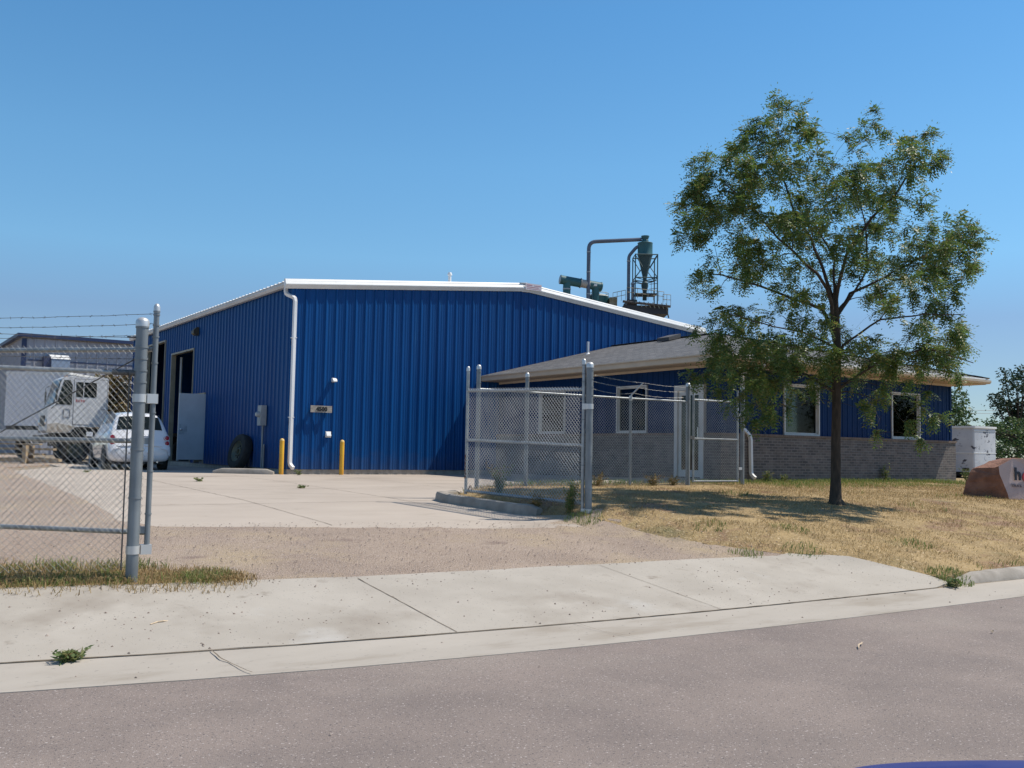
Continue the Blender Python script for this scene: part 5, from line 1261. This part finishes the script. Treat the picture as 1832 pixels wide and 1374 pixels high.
def fore_tree():
    rng = random.Random(11)
    base = Vector((4.62, -14.53, 0)); base.z = H(base.x, base.y)
    t = thing('shade_tree', base, 'young feathery-leaved shade tree with single slim trunk on the dry lawn', 'tree')
    P = lambda x, d, z: base + RGT * x + FWD * d + Vector((0, 0, z))
    mb = MB()
    trunk = [(.02, -.1), (.01, .0), (-.005, .10), (0, .5), (.01, 1.1), (.02, 1.7), (.03, 2.3), (.035, 2.8), (.03, 3.3), (.01, 3.7), (0, 3.95)]
    rad = [.23, .165, .112, .088, .083, .08, .076, .072, .062, .048, .03]
    tp_ = [P(x + .006 * sin(z * 5), .006 * cos(z * 4), z) for x, z in trunk]
    tp2 = []; r2 = []
    for i in range(len(tp_) - 1):
        for q in range(4): tp2.append(tp_[i].lerp(tp_[i + 1], q / 4)); r2.append(rad[i] + (rad[i + 1] - rad[i]) * q / 4)
    tp2.append(tp_[-1]); r2.append(rad[-1])
    mb.tube(tp2, [r * (1 + .05 * noise.noise(Vector((i * .9, 0, 0)))) for i, r in enumerate(r2)], 14)
    build('trunk', mb, BARK, t, smooth=True, uv=False)
    nodes = [(p, r) for p, r in zip(tp2, r2) if p.z - base.z > 1.9]
    slope = [0, -.5, .25, -.35, .45, .6, -.55, -.5, .7, -.7, .5, .4]
    for k, Lm in enumerate(LIMBS):
        if k == 0: continue
        pts = []
        for i, (x, z) in enumerate(Lm): x = x if x < 1.2 else 1.2 + (x - 1.2) * .88; pts.append(P(x, slope[k] * i / (len(Lm) - 1) * 1.9, z))
        fine = []; L = len(pts)
        for i in range(L - 1):
            for q in range(4):
                p = pts[i].lerp(pts[i + 1], q / 4); fine.append(p + Vector((noise.noise(p * 3), noise.noise(p * 3 + Vector((4, 4, 4))), noise.noise(p * 3 + Vector((8, 1, 2))))) * .035)
        fine.append(pts[-1]); m = len(fine); r0 = .034 if k < 6 else .021
        rr = [r0 * (1 - .85 * i / (m - 1)) + .004 for i in range(m)]
        build('limb', MB().tube(fine, rr, 8), BARK, t, smooth=True, uv=False)
        nodes += [(p, r) for p, r in zip(fine[3:], rr[3:])]
    bmz = MB(); V, F = [], []
    cl = []
    for (x, z, r) in CL:
        x, z, r = x / 100, z / 100, r / 100 * .92
        x = x * .97 if x < 1.2 else 1.164 + (x - 1.2) * .92; z = z - .06 * sstep(5.5, 7, z)
        q = 1 - (x / 3.1) ** 2 - ((z - 4.2) / 3.3) ** 2
        D = 2.3 * math.sqrt(max(0, q)) if q > 0 else .0
        if x > 1.5: D *= .55
        dd = max(.15, D)
        reps = 1 if r < .14 else (2 if r < .22 else 3)
        for k in range(reps): cl.append((P(x, rng.uniform(-dd, dd) * .9, z), r))
    cl.sort(key=lambda c: (c[0] - P(0, 0, 2.6)).length)
    for c, r in cl:
        best = min(nodes, key=lambda n_: (n_[0] - c).length + (1.2 if n_[0].z > c.z + .15 else 0) + (.5 if (n_[0] - P(0, 0, n_[0].z - base.z)).length > (c - P(0, 0, c.z - base.z)).length else 0))
        a = best[0]; mid = a.lerp(c, .5) + Vector((rng.uniform(-.06, .06), rng.uniform(-.06, .06), .10 * (c - a).length)); m2 = a.lerp(c, .8) + Vector((0, 0, .06 * (c - a).length))
        r0 = min(best[1] * .8, .006 + .010 * (c - a).length)
        bmz.tube([a, a.lerp(mid, .5) + Vector((0, 0, .02)), mid, m2, c], [r0, r0 * .85, r0 * .65, r0 * .5, .004], 5, False)
        nodes += [(mid, r0 * .7), (c, .006)]
        nl = int(9 + 138 * r * r / .09 * .36)
        # sprays: leafy twigs fanning from the cluster, tips drooping
        ntw = max(2, int(nl / 9))
        for q in range(ntw):
            dv = rv(rng); dv.z = dv.z * .55 + .12; out = (c - P(0, 0, 3.4)); out.z *= .4
            if out.length > .1: dv = (dv + out.normalized() * .45).normalized()
            Ls = r * rng.uniform(.5, 1.15)
            s0 = c + rv(rng) * r * .4
            tw = [s0, s0 + dv * Ls * .5 + Vector((0, 0, .02)), s0 + dv * Ls - Vector((0, 0, .10 * Ls))]
            bmz.tube(tw, [.004, .003, .002], 3, False)
            per = 9
            for h in range(per):
                u = (h + rng.random()) / per
                p = tw[0].lerp(tw[1], u * 2) if u < .5 else tw[1].lerp(tw[2], u * 2 - 1)
                ld = (dv * .7 + rv(rng) * .75 + Vector((0, 0, -.30))).normalized()
                ln = rng.uniform(.15, .27); npair = rng.choice((4, 5, 6)); nn = Vector((0, 0, 1)) + rv(rng) * .55; side = ld.cross(nn).normalized(); up = side.cross(ld)
                for b in range(npair):
                    f = (b + .5) / npair; pc = p + ld * ln * f - Vector((0, 0, .09 * f * f))
                    for sg in (1, -1):
                        lv = (side * sg * .85 + ld * .5 + Vector((0, 0, -.22))).normalized()
                        leafquads(V, F, pc, lv, up + rv(rng) * .3, rng.uniform(.055, .09) * (1.1 - .5 * abs(f - .45)), rng.uniform(.021, .031))
                leafquads(V, F, p + ld * ln, ld, up, .05, .018)
    build('twigs', bmz, BARK, t, uv=False, fix=False)
    m = MB(); m.v = V; m.f = F
    build('crown', m, LEAF, t, uv=False, fix=False)
    print('leaflets', len(F))
fore_tree()

def bg_tree(name, X, Y, blobs, n, size, mat, label, seed, trunk=True, cat='tree', dsc=1.0, group=None):
    rng = random.Random(seed); b = at(X, Y, 0); b.z = H(max(-60, min(60, b.x)), b.y)
    t = thing(name, b, label, cat, group)
    V, F = [], []; tot = sum(r * r for _, _, r in blobs)
    top = max(z + r for _, z, r in blobs)
    cs = []
    for x, z, r in blobs:
        for k in range(3 if r > .6 else 2): cs.append((at(x + rng.uniform(-.2, .2) * r, Y + rng.uniform(-.9, .9) * dsc, z + rng.uniform(-.2, .2) * r), r * rng.uniform(.7, 1.0)))
    tot = sum(r * r for _, r in cs)
    for c, r in cs:
        m = int(n * r * r / tot); sub = [(c + rv(rng) * r * rng.uniform(.3, .95), r * rng.uniform(.16, .32)) for _ in range(max(5, int(26 * r)))]
        for q in range(m):
            sc, sr = rng.choice(sub); p = sc + rv(rng) * sr * rng.random() ** .5
            d = rv(rng); d.z = d.z * .6 - .25; d.normalize(); s_ = size * rng.uniform(.6, 1.3)
            leafquads(V, F, p, d, rv(rng), s_, s_ * .5)
    if trunk:
        mb = MB(); mb.tube([b - Vector((0, 0, .2)), b + Vector((.05, 0, 1.2)), Vector((b.x, b.y, top * .8))], [.16, .12, .03], 8)
        for c, r in cs[::2]: mb.tube([Vector((b.x, b.y, min(c.z * .7, b.z + 2.2))), b.lerp(c, .6) + Vector((0, 0, .6)), c], [.06, .035, .012], 5, False)
        build('trunk', mb, BARK, t, uv=False)
    m = MB(); m.v = V; m.f = F
    build('crown', m, mat, t, uv=False, fix=False)
bg_tree('leafy_tree', 22.1, 50, [(22.6, 4.5, .8), (22.1, 3.6, 1.3), (23.0, 3.3, .65), (22.95, 4.0, .45), (21.4, 4.3, 1.2), (22.3, 2.4, 1.2), (22.9, 2.5, .7)], 5200, .17, LEAF_BG, 'light green tree behind the trailer just right of the office corner', 3)
bg_tree('tall_tree', 27.9, 54, [(27.4, 6.45, .40), (27.3, 5.8, .6), (27.9, 5.6, .8), (28.8, 6.0, 1.1), (26.9, 4.9, .7), (26.65, 5.25, .35), (27.6, 4.5, 1.1), (28.6, 4.6, 1.3), (30.0, 5.6, 1.4), (27.4, 3.2, 1.2), (28.9, 3.0, 1.4), (30, 3.4, 1.6)], 9000, .18,
        pmat('dark_tree_leaf', (.03, .06, .03), rough=.6, transl=.25, island=[(.018, .038, .018), (.03, .06, .025), (.05, .085, .03)]), 'tall dark green tree with pointed top at the right edge of the photo', 5)
bg_tree('spreading_tree', 25.0, 47, [(23.2, 3.35, .5), (22.6, 3.1, .3), (23.5, 2.9, .7), (24.2, 3.1, .8), (24.4, 2.2, .9), (23.4, 2.1, .6), (25.2, 2.6, 1.0), (25.2, 1.6, .9), (24.2, 1.4, .7), (26.2, 2.3, 1.1), (23.3, 1.3, .7), (22.6, 1.6, .5), (25.2, .9, .7)], 5200, .15,
        LEAF_BG, 'mid green spreading tree behind the stone sign, in front of the tall dark tree', 6)
bg_tree('shrub_row', 25.5, 62, [(26.5, 2.2, 1.4), (28.4, 2.6, 1.5), (30.6, 2.6, 1.6), (32.6, 3.0, 1.8), (25.0, 1.6, 1.0), (27.4, 1.3, 1.2), (29.5, 1.4, 1.3)], 6500, .2, LEAF_BG, 'low mass of green shrubs behind the trailer and the stone sign', 9, cat='shrub')
for k, (X, Y) in enumerate(((67.7, 21.3), (75.4, 26.2))):
    bg_tree('street_tree', X, Y, [(X - 1, 3.2, 2.6), (X + 2, 4.2, 3.0), (X, 6.2, 2.8), (X - 2.6, 5.0, 2.2), (X + 1, 8.2, 2.0), (X + 3, 2.2, 2.0)], 3500, .34, LEAF_BG, ['big tree across the street, mirrored in the nearer front office window', 'big tree across the street, mirrored in the last front office window'][k], 40 + k)
bg_tree('dry_shrub', -18.6, 46, [(-18.6, 4.3, .8), (-19.3, 3.6, .9), (-18.2, 3.5, .9), (-18.7, 2.6, 1.1), (-18.0, 4.6, .6), (-17.4, 3.3, 1.0), (-18.4, 1.7, 1.2), (-19.8, 2.3, 1.1), (-18.7, 3.9, .9), (-18.1, 3.0, .9)], 15000, .2,
        pmat('olive_brown_leaf', (.2, .15, .06), rough=.8, transl=.2, island=[(.08, .09, .025), (.20, .12, .045), (.26, .16, .06), (.11, .115, .035)]), 'big olive and rust coloured shrub between the truck cab and the warehouse', 8, cat='shrub')

# ================================================================ grass, weeds and loose stones
def blades(name, pts, hr, wr, mat, seed, lean=.5, kind='stuff', label=None, cat=None, bend=.35):
    rng = random.Random(seed); V, F = [], []
    for (x, y, k) in pts:
        z = H(x, y) + .008; h = rng.uniform(*hr) * k; a = rng.uniform(0, 2 * pi); w_ = rng.uniform(*wr)
        dx, dy = cos(a), sin(a); l = rng.uniform(.1, 1) * lean * h; b = rng.uniform(0, 2 * pi); lx, ly = cos(b) * l, sin(b) * l
        o = len(V)
        V += [(x - dx * w_, y - dy * w_, z), (x + dx * w_, y + dy * w_, z), (x + dx * w_ * .7 + lx * bend, y + dy * w_ * .7 + ly * bend, z + h * .6), (x - dx * w_ * .7 + lx * bend, y - dy * w_ * .7 + ly * bend, z + h * .6), (x + lx, y + ly, z + h * (1 - .3 * lean))]
        F += [(o, o + 1, o + 2, o + 3), (o + 3, o + 2, o + 4)]
    m = MB(); m.v = V; m.f = F
    ob = build(name, m, mat, uv=False, fix=False); ob['kind'] = kind
    if label: ob['label'] = label
    if cat: ob['category'] = cat
    return ob
rng = random.Random(21)
def nz(x, y, s): return noise.noise(Vector((x * s, y * s, 4.4)))
dry, green = [], []
while len(dry) < 85000:
    x = rng.uniform(-1.2, 16) if rng.random() < .9 else rng.uniform(10, 26); y = rng.uniform(-18.75, -9.6)
    if not inside((x, y), LAWNP): continue
    if x < 1.0 and y < -14 and (nz(x, y, 1.6) < .0 + .25 * (1 - (x + 1) / 2)) and rng.random() < .85: continue
    gq = nz(x, y, .55) + .6 * nz(x, y, 2.3)
    if gq < -.30 and rng.random() < .75: continue
    gr = (y > -10.6 and rng.random() < .22 + .5 * (y > -10.05)) or (gq > .7 and rng.random() < .3) or (x > 7 and y > -11.6 and rng.random() < .30) or (-18.7 < y < -18.35 and rng.random() < .25)
    k = 1.0 + .5 * max(0, gq) + (.35 if y > -10.1 else 0)
    (green if gr else dry).append((x, y, k))
blades('dry_grass', dry, (.025, .07), (.002, .0045), GRASS_DRY, 31, 1.7, label='dry straw coloured lawn grass', cat='grass')
# lusher strips and tufts
def tuft(c, r, n, k=1.0, el=1.0):
    out = []
    for _ in range(n):
        a = rng.uniform(0, 2 * pi); q = r * math.sqrt(rng.random()); out.append((c[0] + cos(a) * q * el, c[1] + sin(a) * q, k * (1.15 - .6 * q / r)))
    return out
for _ in range(900): green.append((rng.uniform(7.0, 16.8), rng.uniform(-9.95, -9.62), rng.uniform(.8, 1.7)))
for _ in range(900): x = rng.uniform(14.5, 20); green.append((x, rng.uniform(-10.6, -9.0), rng.uniform(1, 2.2)))
for c, r, n in (((1.55, -18.62), .28, 260), ((.55, -17.15), .3, 120), ((-.25, -16.9), .25, 90), ((-.85, -14.25), .3, 200), ((.2, -15.8), .25, 90), ((1.2, -16.4), .3, 110), ((2.5, -17.5), .3, 120), ((4.5, -18.4), .3, 150)): green += tuft(c, r, n, 1.3)
blades('green_grass', green, (.05, .11), (.003, .006), GRASS_GREEN, 32, .9, label='green grass tufts in the lawn and along the office wall', cat='grass')
vg, vd = [], []
while len(vd) < 7500:
    x = rng.uniform(-12, -6.3); y = rng.uniform(-16.7, -13.5)
    if not inside((x, y), VERGE): continue
    e = y - (seam(x) + 2.05)
    if e < .42 or rng.random() < .25: vd.append((x, y, .9))
    elif nz(x, y, 1.4) > -.25: vg.append((x, y, 1.0 + .5 * nz(x, y, 2)))
    if e < .5 and nz(x, y, 1.9) > .1: vg.append((x, y, .9))
vg += tuft((-7.25, -16.36), .28, 320, .9) + tuft((-7.95, -16.1), .30, 260, .9) + tuft((-8.5, -15.6), .5, 420, 1.0) + tuft((-9.3, -15.0), .5, 420, 1.0)
vg = [p for p in vg if nz(p[0], p[1], 3.1) > -.25 or rng.random() < .3]
vd += tuft((-7.1, -16.4), .5, 500, 1.0) + tuft((-8.3, -15.9), .7, 700, 1.2)
vd += tuft((-6.9, -16.45), .26, 300, .9) + tuft((-7.6, -16.35), .4, 400, 1.0)
blades('verge_grass', vg, (.05, .15), (.002, .0045), GRASS_GREEN, 33, 1.3, label='green grass growing at the foot of the left fence', cat='grass')
blades('dead_grass', vd, (.05, .14), (.002, .0045), GRASS_DRY, 34, 1.6, label='brown dead grass along the pavement below the left fence', cat='grass')
# weeds, each clump a plant of its own
def weed(x, y, h, n, label, mat=WEED, spread=.5, name='weed', stalk=True, seed=0):
    r_ = random.Random(seed + int(x * 100)); z = H(x, y); t = thing(name, (x, y, z), label, 'weed')
    mb = MB(); V, F = [], []
    for k in range(n):
        a = r_.uniform(0, 2 * pi); hh = h * r_.uniform(.45, 1); l = spread * hh * r_.uniform(.2, 1)
        b0 = Vector((x + r_.uniform(-.05, .05), y + r_.uniform(-.05, .05), z)); tip = b0 + Vector((cos(a) * l, sin(a) * l, hh)); mid = b0.lerp(tip, .5) + Vector((0, 0, .08 * hh))
        mb.tube([b0, mid, tip], [.004, .003, .0015], 4, False)
        for q in range(int(7 + hh * 16)):
            u = r_.uniform(.15, 1); p = b0.lerp(mid, u * 2) if u < .5 else mid.lerp(tip, u * 2 - 1); d = rv(r_); d.z = abs(d.z) * .5 - .1; d.normalize()
            leafquads(V, F, p, d, rv(r_), r_.uniform(.03, .075), r_.uniform(.012, .03))
    build('stalk', mb, mat, t, uv=False, fix=False); m = MB(); m.v = V; m.f = F; build('leaves', m, mat, t, uv=False, fix=False)
weed(-.80, -13.82, .55, 34, 'tall green weed clump at the hinge side foot of the open gate', spread=.45)
weed(-1.0, -13.2, .28, 20, 'smaller mixed weed clump behind the lower rail of the open gate', LEAF_DRY)
weed(-.62, -11.6, .55, 22, 'pale green weed clump inside the kerbed island behind the gate mesh')
weed(-.25, -11.0, .5, 20, 'yellowish tall weed at the far end of the kerbed island', LEAF_DRY)
weed(2.4, -10.55, .28, 18, 'dry tangled weed under the office fence left of its line post', LEAF_DRY, 1.1)
weed(3.9, -10.55, .26, 22, 'dry reddish weed under the office fence right of its line post', LEAF_DRY, 1.1)
weed(4.5, -10.5, .22, 16, 'low dry weed near the end post of the office fence', LEAF_DRY, 1.2)
weed(8.1, -9.9, .32, 24, 'leafy green weed at the foot of the white office downspout')
weed(8.75, -9.85, .24, 16, 'small green weed between the downspout and the first front window')
weed(12.9, -9.75, .50, 22, 'dark green weed against the brick base left of the last window')
weed(16.8, -9.7, .5, 26, 'green weeds at the right corner of the brick base')
weed(17.3, -10.0, .45, 24, 'green weed beneath the front of the cargo trailer')
weed(-8.62, seam(-8.62) - .03, .10, 26, 'flat weed tuft growing out of the gutter joint at the lower left', spread=1.7)
weed(1.28, -18.82, .13, 22, 'weed tuft at the start of the right hand kerb', spread=1.4)
weed(.05, -.75, .16, 10, 'little weed in the pavement joint before the corner downspout', spread=.9)
weed(-3.6, -4.2, .09, 12, 'small round weed in a yard joint near the left side', spread=1.2)
weed(-2.3, -6.9, .08, 12, 'low weed strip in a yard joint near the middle', spread=2.5)
weed(-4.9, 1.0, .08, 10, 'tiny weed tuft on the yard in front of the white car', spread=1.8)
weed(-3.1, 5.6, .18, 14, 'dark weed in the shade beside the white door', spread=.8)
# loose stones
def stones(name, pts, label, seed):
    r_ = random.Random(seed); mb = MB()
    for (x, y, s) in pts:
        z = H(x, y) + .012; a = r_.uniform(0, pi); c = Vector((x, y, z + s * .25))
        pr = [c + Vector((cos(a + k * 2 * pi / 5), sin(a + k * 2 * pi / 5), -.25)) * s * r_.uniform(.7, 1.15) for k in range(5)]; tp3 = c + Vector((r_.uniform(-.2, .2) * s, r_.uniform(-.2, .2) * s, s * r_.uniform(.35, .7)))
        o = len(mb.v); mb.v += [tuple(q) for q in pr] + [tuple(tp3)]
        for k in range(5): mb.f.append((o + k, o + (k + 1) % 5, o + 5))
    ob = build(name, mb, PEBBLE, uv=False, fix=False); ob['kind'] = 'stuff'; ob['label'] = label; ob['category'] = 'stones'
P = []
while len(P) < 620:
    x = rng.uniform(-12, 1.2); y = rng.uniform(-18.8, -16)
    if y < seam(x) + .05 or y > lerp_t(-x, [(-a, b) for a, b in APRON_TOP]) - .02: continue
    if nz(x, y, .9) < -.1 and rng.random() < .75: continue
    P.append((x, y, .004 + .011 * rng.random() ** 3))
for _ in range(90): x = rng.uniform(-12, 8); P.append((x, seam(x) - rng.uniform(.05, .7), .004 + .010 * rng.random() ** 3))
for _ in range(160): x = rng.uniform(-11, 8); P.append((x, seam(x) - rng.uniform(.8, 5), .003 + .007 * rng.random() ** 3))
stones('pebbles', P, 'dark loose pebbles scattered over the apron and street', 3)
P = []
while len(P) < 5200:
    x = rng.uniform(-10, .3); y = rng.uniform(-17.2, -12.8)
    if y < seam(x) + 1.75 or y > -13.2 - .2 * (x + 6.8) + .35: continue
    P.append((x, y, .004 + .011 * rng.random() ** 3))
for _ in range(900): x = rng.uniform(-11, -7); P.append((x, rng.uniform(-14, -3), .005 + .012 * rng.random()))
stones('gravel_stones', P, 'coarse pinkish gravel between apron and yard', 4)
mb = MB()
for (x, y, L, a) in ((-2.95, -20.6, .30, .55), (-1.2, -20.75, .06, .6), (-7.9, -17.55, .20, .4), (.15, -16.2, .3, .9), (1.15, -18.95, .25, 1.2)):
    d = Vector((cos(a), sin(a), 0)); o = Vector((x, y, H(x, y) + .018)); mb2 = MB(); mb2.tube([o, o + d * L * .35 + Vector((0, .012, .008)), o + d * L * .6 + Vector((0, -.012, .012)), o + d * L], [.004, .007, .006, .003], 5)
    ob = build('dry_stick', mb2, STRAW, uv=False); tag(ob, {-2.95: 'pale dry stick lying on the asphalt', -1.2: 'tiny pale twig on the asphalt right of the dry stick', -7.9: 'tan twig on the concrete apron at left', .15: 'long pale twig on bare soil at the lawn edge', 1.15: 'dry twig beside the weed at the kerb start'}[x], 'stick', 'dry sticks lying about')
